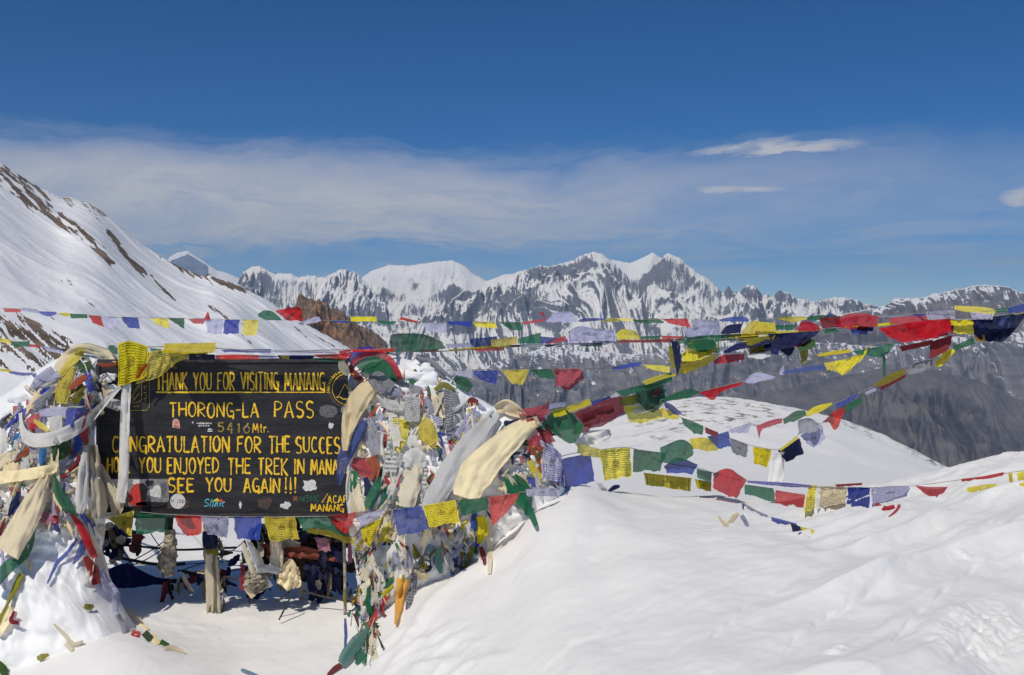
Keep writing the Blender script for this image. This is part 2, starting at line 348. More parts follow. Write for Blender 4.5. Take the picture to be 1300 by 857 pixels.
RIGHTS = [(1000, 420), (1060, 402), (1100, 394), (1122, 389), (1135, 381), (1155, 379), (1172, 379), (1186, 374), (1200, 371), (1215, 367), (1232, 364), (1250, 362), (1268, 363), (1282, 366), (1296, 372), (1320, 380), (1360, 376), (1420, 392), (1480, 400)]
layer('right_range', RIGHTS, 6300, 5500, 560, 500, 180, M_RIGHT, 190, 420, 29, gul=.5, jag=.9, env0=.15, power=.95, aniso=1.5, gain=.45, label='grey range with snow streaks at the right')
layer('grey_foothills', [(420, 520), (480, 500), (540, 478), (600, 470), (650, 452), (700, 440), (740, 446), (800, 448), (860, 446), (930, 440), (1000, 430), (1060, 436), (1120, 438), (1180, 430), (1240, 424), (1300, 420), (1400, 415)],
      5300, 4300, 600, 900, 200, M_MID, 210, 420, 37, gul=.5, jag=1.4, env0=.3, aniso=1.7, gain=.45, label='grey foothills with thin snow gullies')
layer('brown_mountain', [(700, 590), (800, 560), (880, 530), (940, 508), (1000, 494), (1060, 480), (1110, 470), (1150, 467), (1185, 470), (1215, 476), (1245, 482), (1262, 490), (1280, 502), (1310, 512), (1380, 500), (1450, 520)],
      4000, 2900, 690, 620, 220, M_BROWN, 150, 420, 43, gul=.5, jag=.8, env0=.35, aniso=1.8, gain=.45, label='dark brown mountain side above the valley')

# left snow slope: bands of rock follow the lines seen on it
BANDS = [([(0, 214), (28, 235), (60, 262)], 9, .9), ([(0, 222), (40, 262), (62, 272)], 8, .8), ([(60, 270), (85, 288), (108, 306)], 4, .9), ([(98, 292), (118, 310), (142, 332)], 5, 1.0), ([(78, 270), (95, 284)], 4, .9), ([(2, 208), (30, 222), (62, 256)], 3.5, .7),
         ([(138, 296), (155, 320), (182, 350)], 5, 1.0), ([(192, 350), (205, 366), (222, 382)], 3, .9), ([(80, 250), (104, 256), (130, 276)], 8, .55), ([(205, 326), (240, 345), (290, 362), (316, 369)], 5, 1.1),
         ([(268, 388), (284, 402), (318, 436)], 3.2, .95), ([(84, 356), (100, 372), (118, 390)], 3, .45), ([(400, 426), (425, 440)], 1.6, .6), ([(374, 415), (390, 428)], 1.6, .6), ([(300, 418), (335, 440)], 2.5, .4)]
def seg_d(X, Y, pts):
    best = np.full(X.shape, 1e9)
    for (ax, ay), (bx, by) in zip(pts[:-1], pts[1:]):
        vx, vy = bx-ax, by-ay; t = np.clip(((X-ax)*vx+(Y-ay)*vy)/(vx*vx+vy*vy), 0, 1)
        best = np.minimum(best, np.hypot(X-ax-t*vx, Y-ay-t*vy))
    return best
def slope_rock(PXm, PYm, X, Y):
    r = np.zeros(PXm.shape)
    a = (PXm*.72+PYm*.69); b = (-PXm*.69+PYm*.72)          # along / across the fall line
    n = fbm(a/38., b/6., 5, 201, .6)
    for pts, w, s in BANDS:
        r = np.maximum(r, s*sm(seg_d(PXm, PYm, pts)+n*w*1.1, w*1.0, w*.15))
    # dark rock field at the lower left
    inside = sm(PYm-(383+PXm*.5), -2, 7)*sm((474+PXm*.05)-PYm, -2, 10)*sm(PXm, 128, 84)
    r = np.maximum(r, inside*sm(fbm(a/60., b/7.+.4*perlin(a/30., b/20., 5), 5, 211, .62), -.30, .12)*1.0)
    r = np.maximum(r, .6*sm(fbm(a/50., b/5., 5, 221, .65), .85, 1.15)*sm(PYm, 230, 330))
    return r
def slope_mat():
    m, t, b = mat('slope_snow')
    g = t.n.new('ShaderNodeNewGeometry'); pos = g.outputs['Position']
    nz = t.sep(g.outputs['Normal'])[2]
    n1 = t.noise(t.scale(pos, (.05, .05, .05)), 1, 8, .68); n2 = t.noise(pos, .35, 5, .7); n0 = t.noise(pos, .006, 4, .5)
    r = t.math('ADD', t.attr('rock').outputs['Fac'], t.math('MULTIPLY', t.math('SUBTRACT', n1, .5), 1.2))
    r = t.math('ADD', r, t.math('MULTIPLY', t.math('SUBTRACT', n2, .5), .7))
    f = t.mapr(r, .45, .62)
    rock = t.mix(t.mapr(n1, .35, .65), (.10, .075, .055), (.27, .20, .15))
    snow = t.mix(n0, (.82, .83, .86), (.88, .88, .90))
    t.put(b.inputs['Base Color'], t.mix(f, snow, rock)); b.inputs['Roughness'].default_value = .8
    b.inputs['Specular IOR Level'].default_value = .15
    t.put(b.inputs['Normal'], t.bump(t.math('ADD', n1, t.math('MULTIPLY', n2, .3)), .25, 3.0))
    return m
SL = [(-260, 40), (-120, 125), (-60, 165), (0, 206), (20, 219), (40, 232), (62, 243), (78, 251), (88, 250), (100, 254), (118, 260), (132, 270), (150, 285), (170, 302), (190, 316), (205, 326), (225, 337), (245, 346), (262, 352), (266, 349), (275, 353), (290, 357), (305, 362), (314, 369), (330, 376), (345, 384), (358, 394), (372, 402), (400, 418), (430, 434), (460, 452), (490, 468), (530, 510), (600, 590), (680, 720)]
layer('snow_slope', SL, 900, 230, ([-260, 0, 200, 400, 600, 680], [520, 540, 570, 610, 700, 800]), 700, 330, slope_mat(), 7, 105, 57, rot=50, gul=.12, jag=.9, env0=.15, power=1.15, aniso=3.5,
      label='long steep snow slope with brown rock bands at the left', rockfn=slope_rock, gain=.42, warp=.2, side_drop=False)
def crag_mat():
    m, t, b = mat('crag_rock')
    pos = t.n.new('ShaderNodeNewGeometry').outputs['Position']
    n = t.noise(t.scale(pos, (.12, .12, .03)), 1, 8, .7, .3); n2 = t.noise(pos, .02, 4, .5); n3 = t.noise(pos, .35, 5, .7)
    c = t.mix(t.mapr(n, .35, .65), (.10, .07, .055), (.30, .20, .14))
    c = t.mix(t.mapr(t.math('MULTIPLY', n2, n), .27, .36), c, (.42, .20, .09))
    c = t.mix(t.mapr(n3, .66, .74), c, (.7, .7, .72))
    t.put(b.inputs['Base Color'], c); b.inputs['Roughness'].default_value = .9
    t.put(b.inputs['Normal'], t.bump(n, .9, 5)); return m
M_CRAG = crag_mat()
layer('rock_crag', [(352, 430), (366, 405), (374, 392), (379, 374), (383, 373), (387, 378), (396, 380), (401, 382), (405, 380), (409, 386), (415, 384), (419, 392), (427, 392), (436, 398), (446, 406), (458, 413), (470, 418), (482, 426), (490, 432), (493, 445), (510, 470)],
      1250, 930, 520, 260, 130, M_CRAG, 22, 60, 83, jag=1.7, env0=.12, power=.8, aniso=2.2, label='jagged orange brown rock crag beside the slope', warp=.2, gain=.6)
layer('rock_crag', [(250, 372), (258, 356), (262, 349), (266, 348), (271, 353), (279, 354), (288, 358), (300, 362), (312, 367), (318, 374), (330, 392)],
      1000, 920, 420, 90, 60, M_CRAG, 14, 30, 85, jag=1.2, env0=.2, aniso=2, label='small brown rock tooth on the slope edge')
# broad valley floor under everything, out to the horizon
gx, gy = np.meshgrid(np.linspace(-9800, 9800, 90), np.linspace(400, 9800, 60), indexing='ij')
gz = -1150+120*fbm(gx/3000, gy/3000, 4, 301)
grid_mesh('valley_floor', np.stack([gx, gy, gz], -1), M_BROWN, {'rock': gz*0})
tag(bpy.data.objects['valley_floor'], 'brown valley floor far below the pass', kind='structure')
# ================================================================ cloth, snow heaps, sign
def recenter(o, parent=None):
    me = o.data; n = len(me.vertices); co = np.empty(n*3, np.float32); me.vertices.foreach_get('co', co); co = co.reshape(-1, 3)
    c = co.mean(0); me.vertices.foreach_set('co', (co-c).reshape(-1)); me.update()
    o.location = Vector(c)-(parent.location if parent else Vector((0, 0, 0))); o.parent = parent
    return o
COLS = {'r': (.62, .018, .025), 'g': (.01, .17, .08), 'b': (.04, .075, .44), 'y': (.88, .74, .02), 'w': (.60, .60, .84), 'c': (.97, .83, .53), 'n': (.018, .022, .09),
        'o': (.82, .42, .01), 'v': (.07, .05, .36), 't': (.10, .30, .28), 'k': (.74, .66, .49), 'W': (.80, .80, .82), 'e': (.36, .37, .42), 'O': (.30, .27, .03), 'B': (.06, .035, .02),
        's': (.22, .36, .48), 'R': (.28, .03, .03), 'f': (.82, .81, .79), 'q': (.03, .22, .55), 'x': (.40, .08, .02), 'p': (.55, .22, .30), 'K': (.30, .25, .17), 'G': (.05, .13, .03)}
_cm = {}
def cloth_mat(code):
    if code in _cm: return _cm[code]
    pr = .78 if code.endswith('P') else (.0 if code.endswith('0') or code[0] in 'cfkKWeonBx' else .42)
    col = COLS[code[0]]; m, t, b = mat('cloth_'+code)
    tc = t.n.new('ShaderNodeTexCoord'); uv = tc.outputs['UV']; ob = tc.outputs['Object']
    inf = t.n.new('ShaderNodeObjectInfo').outputs['Random']
    hsv = t.n.new('ShaderNodeHueSaturation'); t.put(hsv.inputs['Hue'], t.mapr(inf, 0, 1, .490, .506, False)); t.put(hsv.inputs['Value'], t.mapr(inf, 0, 1, .82, 1.18, False))
    t.put(hsv.inputs['Saturation'], t.mapr(t.math('FRACT', t.math('MULTIPLY', inf, 7.3)), 0, 1, .84, 1.05, False))
    hsv.inputs['Color'].default_value = (*col, 1); c = hsv.outputs[0]
    fade = t.noise(ob, 14, 5, .6); grime = t.noise(ob, 55, 4, .65)
    c = t.mix(t.mapr(fade, .45, .78, 0, .25), c, tuple(min(1, x*.72+.13) for x in col))
    c = t.mix(t.mapr(grime, .52, .80, 0, .08 if code[0] in 'cfW' else .32), c, tuple(x*.45 for x in col))
    if pr > 0:
        u, v = t.sep(uv)[:2]; rows = 15.
        vr = t.math('MULTIPLY', v, rows); fr = t.math('FRACT', vr); row = t.math('FLOOR', vr)
        line = t.math('MULTIPLY', t.mapr(fr, .22, .34), t.mapr(fr, .80, .68))
        let = t.noise(t.comb(t.math('MULTIPLY', u, 34.), t.math('MULTIPLY', row, 7.7), t.math('MULTIPLY', fr, 1.4)), 1, 2, .8)
        ink = t.math('MULTIPLY', line, t.mapr(let, .40, .50))
        inx = t.math('MULTIPLY', t.mapr(t.math('ABSOLUTE', t.math('SUBTRACT', u, .5)), .43, .41), t.mapr(t.math('ABSOLUTE', t.math('SUBTRACT', v, .5)), .43, .41))
        ink = t.math('MULTIPLY', ink, inx)
        d = t.math('MAXIMUM', t.math('ABSOLUTE', t.math('SUBTRACT', u, .5)), t.math('ABSOLUTE', t.math('SUBTRACT', v, .5)))
        ink = t.math('MAXIMUM', ink, t.math('MULTIPLY', t.mapr(d, .435, .442), t.mapr(d, .462, .455)))
        cx = t.math('SUBTRACT', u, .5); cy = t.math('SUBTRACT', v, .52)
        rr = t.math('SQRT', t.math('ADD', t.math('MULTIPLY', cx, cx), t.math('MULTIPLY', cy, cy)))
        mot = t.math('MULTIPLY', t.mapr(rr, .15, .13), t.mapr(t.noise(t.scale(uv, (30, 30, 30)), 1, 3, .7), .44, .5))
        ink = t.mix(t.mapr(rr, .17, .16), ink, mot)
        c = t.mix(t.math('MULTIPLY', ink, pr), c, (.03, .028, .035))
    wv = t.noise(t.scale(ob, (1, 1, 1)), 260, 2, .6)
    b.inputs['Roughness'].default_value = .85; b.inputs['Specular IOR Level'].default_value = .12
    if 'Sheen Weight' in b.inputs: b.inputs['Sheen Weight'].default_value = .1
    t.put(b.inputs['Base Color'], c)
    cr_ = t.noise(ob, 38, 5, .62, .4)
    nrm = t.bump(t.math('ADD', t.math('MULTIPLY', cr_, 1.0), t.math('MULTIPLY', wv, .06)), .22 if code[0] in 'cfk' else .55, .012); t.put(b.inputs['Normal'], nrm)
    tr = t.n.new('ShaderNodeBsdfTranslucent'); t.put(tr.inputs['Color'], c); t.put(tr.inputs['Normal'], nrm)
    mx = t.n.new('ShaderNodeMixShader'); mx.inputs[0].default_value = .40 if code[0] in 'fwW' else .32
    t.l.new(b.outputs[0], mx.inputs[1]); t.l.new(tr.outputs[0], mx.inputs[2])
    if code[0] in 'rgbywtv' and not code.endswith('P'):            # thin gauze lets a little of what lies behind through
        tp = t.n.new('ShaderNodeBsdfTransparent'); m2 = t.n.new('ShaderNodeMixShader'); m2.inputs[0].default_value = .10
        t.l.new(mx.outputs[0], m2.inputs[1]); t.l.new(tp.outputs[0], m2.inputs[2]); mx = m2
    t.l.new(mx.outputs[0], t.n['Material Output'].inputs['Surface'])
    _cm[code] = m; return m
M_CORD = simple('cord', (.30, .28, .26), .8)
M_HEAP, t, b = mat('heap_snow')
pos = t.n.new('ShaderNodeNewGeometry').outputs['Position']
t.put(b.inputs['Base Color'], t.mix(t.noise(pos, 3, 4, .5), (.80, .81, .83), (.88, .88, .885))); b.inputs['Roughness'].default_value = .65; b.inputs['Specular IOR Level'].default_value = .25
t.put(b.inputs['Normal'], t.bump(t.math('ADD', t.noise(pos, 11, 6, .6), t.math('MULTIPLY', t.noise(pos, 60, 3, .6), .2)), .2, .015))

# ---------------- snow heaps: rounded bodies built about an upright sheet, front and back bulging out
TRIS = []
def heap(name, label, poly, centre, dfun, T, seed, amp=.05):
    poly = np.array(poly, float); cx, cy = centre; nth, nr = 300, 90
    ang = np.arctan2(poly[:, 1]-cy, poly[:, 0]-cx); rad = np.hypot(poly[:, 0]-cx, poly[:, 1]-cy)
    o_ = np.argsort(ang); ang, rad = ang[o_], rad[o_]
    th = np.linspace(-np.pi, np.pi, nth, endpoint=False)
    R = np.interp(th, np.r_[ang-2*np.pi, ang, ang+2*np.pi], np.r_[rad, rad, rad])
    ker = np.hanning(7); ker /= ker.sum(); R = np.convolve(np.r_[R[-3:], R, R[:3]], ker, 'valid')
    rho = np.sin(np.linspace(0, np.pi/2, nr)); rho[0] = .004
    out = []
    for side in (1, -1):
        TH, RH = np.meshgrid(th, rho, indexing='ij'); RR = np.repeat(R[:, None], nr, 1)*RH
        px = cx+RR*np.cos(TH); py = cy+RR*np.sin(TH)
        thick = T*np.sqrt(np.clip(1-RH**2.2, 0, 1))
        d0 = dfun(px, py)
        up = sm(py, 720, 640) if T > .5 else 1.0; n = amp*(.45+.55*up)*(.9*fbm(px/34., py/34., 3, seed+side)+.30*fbm(px/10., py/10., 3, seed+5)*up)
        out.append((px, py, d0-side*thick-side*n*np.clip(thick/T*3, 0, 1)))
    F_, B_ = out
    px = np.concatenate([F_[0], B_[0][:, ::-1][:, 1:]], 1); py = np.concatenate([F_[1], B_[1][:, ::-1][:, 1:]], 1); d = np.concatenate([F_[2], B_[2][:, ::-1][:, 1:]], 1)
    # the body is laid out at its own middle distance, so that its depth does not stretch it along the sight line
    dm = dfun(px, py); Vv = np.stack([(px-CX)/F*dm, d, (HY-py)/F*dm], -1)
    Vv[..., 0] *= (1+(d-dm)/dm*.6); Vv[..., 2] *= (1+(d-dm)/dm*.6)
    o = grid_mesh(name, Vv, M_HEAP, flip=True, closed_u=True); o['kind'] = 'thing'
    tag(o, label, 'snow heap')
    me = o.data; TRIS.append(([tuple(v.co) for v in me.vertices], [tuple(p.vertices) for p in me.polygons]))
    recenter(o); return o
ldf = lambda x, y: 7.15-(y-450)/407.*1.05
rdf = lambda x, y: 7.10-(y-450)/350.*.50
heap('snow_heap', 'snow-buried pile of flags and scarves left of the black sign', [(-150, 520), (-60, 505), (0, 505), (20, 492), (38, 478), (60, 462), (80, 452), (105, 444), (125, 446), (138, 455), (140, 475), (128, 495), (120, 530), (118, 560), (124, 600), (134, 640), (132, 665), (128, 700), (138, 735), (150, 765), (164, 792), (184, 815), (205, 838), (215, 900), (30, 960), (-150, 940), (-220, 760), (-220, 600)], (20, 690), ldf, .50, 401, .036)
heap('snow_heap', 'snow-buried pile of flags and scarves right of the black sign', [(446, 462), (462, 452), (490, 449), (515, 456), (538, 462), (560, 474), (582, 488), (600, 502), (625, 516), (650, 522), (676, 526), (692, 545), (706, 575), (716, 600), (716, 630), (700, 660), (672, 676), (640, 690), (622, 716), (600, 735), (575, 742), (550, 752), (525, 770), (505, 800), (480, 812), (462, 800), (458, 760), (452, 720), (446, 690), (442, 650), (441, 600), (440, 540), (441, 490)], (560, 610), rdf, .34, 411, .040)
gi = np.arange(29, 29+760, 2); gj = np.arange(13, 345, 2)
GV = V_GROUND[np.ix_(gi, gj)]; na, nb = GV.shape[:2]
ix = np.arange(na*nb).reshape(na, nb)
TRIS.append((GV.reshape(-1, 3).tolist(), np.stack([ix[:-1, :-1], ix[1:, :-1], ix[1:, 1:], ix[:-1, 1:]], -1).reshape(-1, 4).tolist()))
BD = 6.85                                                    # distance of the sign board
bq = [P(126, 459, BD-.02), P(441, 457, BD-.02), P(441, 655, BD-.02), P(126, 655, BD-.02)]
TRIS.append(([tuple(v) for v in bq], [(0, 1, 2, 3)]))
BV = [BVHTree.FromPolygons(v, f) for v, f in TRIS]
def hit(px, py):
    d = Vector(((px-CX)/F, 1, (HY-py)/F)); L = d.length; d.normalize(); best = None
    for bv in BV:
        h = bv.ray_cast(Vector((0, 0, 0)), d)
        if h[0] is not None and (best is None or h[0].y < best): best = h[0].y
    return best
def poly_at(pts, t):
    p = np.array(pts, float); seg = np.hypot(*np.diff(p[:, :2], axis=0).T); s = np.r_[0, np.cumsum(seg)]; s /= max(s[-1], 1e-6)
    return np.stack([np.interp(t, s, p[:, k]) for k in range(p.shape[1])], -1)
def crom(pts, n):
    """smooth line through the points"""
    p = np.array(pts, float)
    if len(p) < 3: return poly_at(p, np.linspace(0, 1, n))
    q = np.vstack([2*p[0]-p[1], p, 2*p[-1]-p[-2]]); out = []
    tt = np.linspace(0, len(p)-1, n)
    for t_ in tt:
        i = min(int(t_), len(p)-2); f = t_-i; a, b_, c, d = q[i], q[i+1], q[i+2], q[i+3]
        out.append(.5*((2*b_)+(c-a)*f+(2*a-5*b_+4*c-d)*f*f+(3*b_-a-3*c+d)*f**3))
    return np.array(out)
def settle(px, py, depth, off, front):
    """distance of every point: lying on what is under it (drape) or kept in front of it"""
    H = np.array([[hit(a, b_) or np.nan for a, b_ in zip(ra, rb)] for ra, rb in zip(px, py)]); H[H > 11] = np.nan
    if depth is None:
        if np.all(np.isnan(H)): return None
        m_ = np.nanmedian(H); H = np.where(np.isnan(H) | (H > m_+.9), m_, H)
        for _ in range(5):
            G = np.pad(H, 1, 'edge'); S = (G[:-2, 1:-1]+G[2:, 1:-1]+G[1:-1, :-2]+G[1:-1, 2:]+2*H)/6; H = np.minimum(S, H+.012)
        return H-off
    if front:
        return np.fmin(depth, np.where(np.isnan(H), 1e9, H)-off)
    return depth
def sheet(name, top, bot, code, depth=None, off=.02, rip=.012, seed=0, parent=None, front=True, folds=None, rag=.8, curl=0.):
    """a piece of cloth between two edges given in photo pixels; depth None = lies on the snow"""
    top = [p_ for p_ in top]; bot = [p_ for p_ in bot]
    L = max(np.hypot(*np.diff(np.array(top)[:, :2], axis=0).T).sum(), np.hypot(*np.diff(np.array(bot)[:, :2], axis=0).T).sum())
    Hh = np.hypot(*(np.array(poly_at(top, np.array([.5]))[0, :2])-poly_at(bot, np.array([.5]))[0, :2]))
    nu = int(np.clip(L/1.8, 7, 44)); nv = int(np.clip(Hh/1.8, 4, 22))
    A = crom(top, nu) if len(top) > 2 else poly_at(top, np.linspace(0, 1, nu)); B = crom(bot, nu) if len(bot) > 2 else poly_at(bot, np.linspace(0, 1, nu))
    v = np.linspace(0, 1, nv); u = np.linspace(0, 1, nu); U, Vv = np.meshgrid(u, v, indexing='ij')
    px = A[:, None, 0]*(1-Vv)+B[:, None, 0]*Vv; py = A[:, None, 1]*(1-Vv)+B[:, None, 1]*Vv
    s = seed*3.17
    px = px+rag*fbm(U*3+s, Vv*2.5+s, 3, 7)*np.clip(Hh/14, .3, 1.6); py = py+rag*fbm(U*3.3-s, Vv*2.5+s, 3, 9)*np.sin(np.pi*np.clip(Vv*.5+.0, 0, .5))*1.6*np.clip(Hh/14, .3, 1.6)
    fr = rag*.9*perlin(U*nu*.9+s, Vv*nv*.5, 13)*(Vv > .98); py = py+fr
    if depth is None: dd = settle(px, py, None, off, False)
    else:
        dd = np.interp(U, np.linspace(0, 1, len(depth)), depth) if isinstance(depth, (list, tuple)) else np.full(px.shape, float(depth))
        if front: dd = settle(px, py, dd, off, True)
    if dd is None: dd = np.full(px.shape, 7.4)
    sc = np.clip(min(L, Hh*1.5)/30., .3, 1.3)*float(np.mean(dd))/7
    k = folds if folds else max(1.5, L/13.)
    w = 1.5*fbm(U*k*1.6+s+.5*Vv, Vv*.7+U*1.1-s, 3, 3)*(.3+.7*Vv)+.9*fbm(U*2.4+s, Vv*2.0-s, 3, 15)
    dd = dd-rip*sc*w - curl*Vv*Vv
    pts = np.stack([(px-CX)/F*dd, dd, (HY-py)/F*dd], -1)
    o = grid_mesh(name, pts, cloth_mat(code), uv=np.stack([U, 1-Vv], -1))
    recenter(o, parent); return o
def strip(name, line, code, depth=None, off=.02, rip=.01, seed=0, parent=None, front=True, rag=.5, folds=2.2):
    """a ribbon of cloth along a line of (x, y, width) in photo pixels, pleated along its length"""
    p = np.array(line, float); L = np.hypot(*np.diff(p[:, :2], axis=0).T).sum()
    n = int(np.clip(L/2.2, 6, 60)); C = crom(p, n); tg = np.gradient(C[:, :2], axis=0); tg /= np.maximum(np.linalg.norm(tg, axis=1), 1e-6)[:, None]
    nr = np.stack([-tg[:, 1], tg[:, 0]], -1); wmax = p[:, 2].max(); nv = int(np.clip(wmax/1.8, 4, 22))
    v = np.linspace(-.5, .5, nv); U, Vv = np.meshgrid(np.linspace(0, 1, n), v, indexing='ij'); s = seed*2.31
    wd = np.maximum(C[:, 2:3], .4)*(1+.16*fbm(U*5+s, Vv*0+s, 2, 21)*rag)
    px = C[:, None, 0]+nr[:, None, 0]*Vv*wd; py = C[:, None, 1]+nr[:, None, 1]*Vv*wd
    px = px+rag*.8*fbm(px/6+s, py/6, 2, 31); py = py+rag*.8*fbm(px/6-s, py/6, 2, 33)
    if depth is None: dd = settle(px, py, None, off, False)
    else:
        dd = np.interp(U, np.linspace(0, 1, len(depth)), depth) if isinstance(depth, (list, tuple)) else np.full(px.shape, float(depth))
        if front: dd = settle(px, py, dd, off, True)
    if dd is None: dd = np.full(px.shape, 7.4)
    sc = np.clip(wmax/14., .35, 1.3); folds = folds*np.clip(16./wmax, .45, 1)
    w = 1.7*fbm(U*L/70+s, Vv*folds*2.0+.8*U+s, 3, 25)+.7*fbm(U*L/24+s, Vv*2+s, 3, 26)+1.1*(1-(2*Vv)**2)
    dd = dd-rip*sc*w
    if L > 50 and wmax > 9: dd = dd-.10*np.clip((py-py.min())/100., 0, 1.2)
    pts = np.stack([(px-CX)/F*dd, dd, (HY-py)/F*dd], -1)
    o = grid_mesh(name, pts, cloth_mat(code), uv=np.stack([U, Vv+.5], -1))
    recenter(o, parent); return o
def tube(name, pts, rad, material, parent=None, seg=6, wob=0., seed=0, n=None, tex=True):
    pts = [Vector(p_) for p_ in pts]; n = n or max(2, len(pts)*4)
    C = crom([tuple(p_) for p_ in pts], n) if len(pts) > 2 else poly_at([tuple(p_) for p_ in pts], np.linspace(0, 1, n))
    if len(pts) == 2 or C.shape[1] != 3: C = np.array([np.array(pts[0])*(1-t_)+np.array(pts[-1])*t_ for t_ in np.linspace(0, 1, n)])
    R = np.interp(np.linspace(0, 1, n), np.linspace(0, 1, len(rad)), rad) if isinstance(rad, (list, tuple)) else np.full(n, rad)
    tg = np.gradient(C, axis=0); tg /= np.maximum(np.linalg.norm(tg, axis=1), 1e-9)[:, None]
    up = np.array([0, 0, 1.]) if abs(tg[0, 2]) < .9 else np.array([0, 1., 0])
    a = np.cross(tg, up); a /= np.linalg.norm(a, axis=1)[:, None]; b_ = np.cross(tg, a)
    th = np.linspace(0, 2*np.pi, seg, endpoint=False)
    TH, N = np.meshgrid(th, np.arange(n), indexing='ij')
    rr = R[N]*(1+wob*fbm(TH*1.3+seed, N*.35+seed, 3, seed)); 
    Vv = C[N]+a[N]*(np.cos(TH)*rr)[..., None]+b_[N]*(np.sin(TH)*rr)[..., None]
    o = grid_mesh(name, Vv, material, uv=np.stack([TH/(2*np.pi), N/n], -1), closed_u=True)
    # close the ends
    me = o.data; bm = bmesh.new(); bm.from_mesh(me); be = [e for e in bm.edges if e.is_boundary]
    bmesh.ops.holes_fill(bm, edges=be, sides=0); bmesh.ops.recalc_face_normals(bm, faces=bm.faces); bm.to_mesh(me); bm.free()
    recenter(o, parent); return o
def empty(name, loc, label, cat, group=None):
    o = bpy.data.objects.new(name, None); COL.objects.link(o); o.location = loc; o.empty_display_size = .1
    bpy.context.view_layer.update() if False else None
    return tag(o, label, cat, group)

# ---------------- the black sign board
M_BOARD, t, b = mat('board_paint')
ob = t.n.new('ShaderNodeTexCoord').outputs['Object']
sc1 = t.noise(t.scale(ob, (1, 1, 6)), 3, 6, .65); sc2 = t.noise(t.scale(ob, (14, 14, 90), rot=(0, .5, 0)), 1.5, 4, .6); sc3 = t.noise(t.scale(ob, (90, 14, 14), rot=(0, .35, 0)), 1.5, 4, .6)
c = t.mix(t.mapr(sc1, .35, .7), (.013, .013, .017), (.034, .032, .036))
c = t.mix(t.mapr(sc2, .60, .72, 0, .5), c, (.10, .095, .095)); c = t.mix(t.mapr(sc3, .68, .75, 0, .28), c, (.09, .08, .075))
c = t.mix(t.mapr(t.noise(ob, 40, 3, .6), .70, .76, 0, .6), c, (.17, .165, .16))
t.put(b.inputs['Base Color'], c); b.inputs['Roughness'].default_value = .55; b.inputs['Specular IOR Level'].default_value = .35
t.put(b.inputs['Normal'], t.bump(sc1, .2, .004))
def paint(name, col, edge=None, rough=.55):
    m, t, b = mat(name); ob = t.n.new('ShaderNodeTexCoord').outputs['Object']
    n = t.noise(ob, 60, 4, .7); n2 = t.noise(t.scale(ob, (1, 1, .25)), 160, 3, .7)
    c = t.mix(t.mapr(n, .35, .7), col, edge or tuple(x*.6 for x in col)); c = t.mix(t.mapr(n2, .54, .66, 0, .7), c, tuple(x*.30 for x in col))
    t.put(b.inputs['Base Color'], c); b.inputs['Roughness'].default_value = rough; return m
M_YEL = paint('yellow_paint', (.95, .64, .03), (.85, .45, .01)); M_YFADE = paint('faded_yellow_paint', (.45, .32, .06), (.20, .15, .04))
M_GRN = paint('green_paint', (.015, .13, .07)); M_WHT = paint('white_sticker', (.75, .74, .72), (.55, .53, .5)); M_RUST = paint('rust_paint', (.35, .13, .03))
M_INK = paint('ink', (.02, .02, .02)); M_STONE = paint('grey_smear', (.16, .16, .17), (.07, .07, .075)); M_BRN = paint('brown_smear', (.10, .055, .04), (.04, .03, .03)); M_SRED = paint('sticker_red', (.7, .06, .05), (.4, .03, .03)); M_CYAN = paint('cyan_ink', (.15, .6, .75))
M_PINK = paint('pale_pink', (.75, .5, .42), (.6, .25, .2)); M_GREY2 = paint('sticker_grey', (.30, .30, .31), (.12, .12, .13)); M_LIME = paint('lime_ink', (.25, .6, .05)); M_GOLD = paint('gold_ink', (.85, .65, .05))
sign = empty('sign_board', P(283, 655, BD), 'black painted sign with yellow hand lettering between the two flag heaps', 'sign')
def slab(name, poly, y0, y1, m, parent, bevel=0.0):
    """a flat plate outlined in photo pixels, from distance y0 (front) to y1 (back)"""
    bm = bmesh.new(); f = bm.faces.new([bm.verts.new((P(x, y, BD).x, y0, P(x, y, BD).z)) for x, y in poly])
    bm.normal_update()
    if f.normal.y > 0: f.normal_flip()
    if y1 > y0:
        ex = bmesh.ops.extrude_face_region(bm, geom=[f]); bmesh.ops.translate(bm, vec=(0, y1-y0, 0), verts=[e for e in ex['geom'] if isinstance(e, bmesh.types.BMVert)])
    bmesh.ops.recalc_face_normals(bm, faces=bm.faces)
    if bevel: bmesh.ops.bevel(bm, geom=[e for e in bm.edges], offset=bevel, segments=2, affect='EDGES')
    me = bpy.data.meshes.new(name); bm.to_mesh(me); bm.free(); me.materials.append(m)
    o = bpy.data.objects.new(name, me); COL.objects.link(o); recenter(o, parent); return o
slab('board', [(126, 459), (441, 457), (441, 655), (126, 655)], BD, BD+.03, M_BOARD, sign, .003)
M_FRAME = simple('dark_frame', (.035, .033, .036), .6, .4, 14, .3)
slab('frame', [(124, 456.6), (443, 454.6), (443, 459.6), (124, 461.6)], BD-.012, BD+.045, M_FRAME, sign, .003)
slab('frame', [(124, 651.6), (443, 651.6), (443, 657.4), (124, 657.4)], BD-.012, BD+.045, M_FRAME, sign, .003)
slab('frame', [(122.6, 461.9), (127, 461.9), (127, 651.4), (122.6, 651.4)], BD-.012, BD+.045, M_FRAME, sign, .003)
def arc(cx, cy, rx, ry, a0, a1, n=12): return [(cx+rx*math.cos(math.radians(a)), cy-ry*math.sin(math.radians(a))) for a in np.linspace(a0, a1, n)]
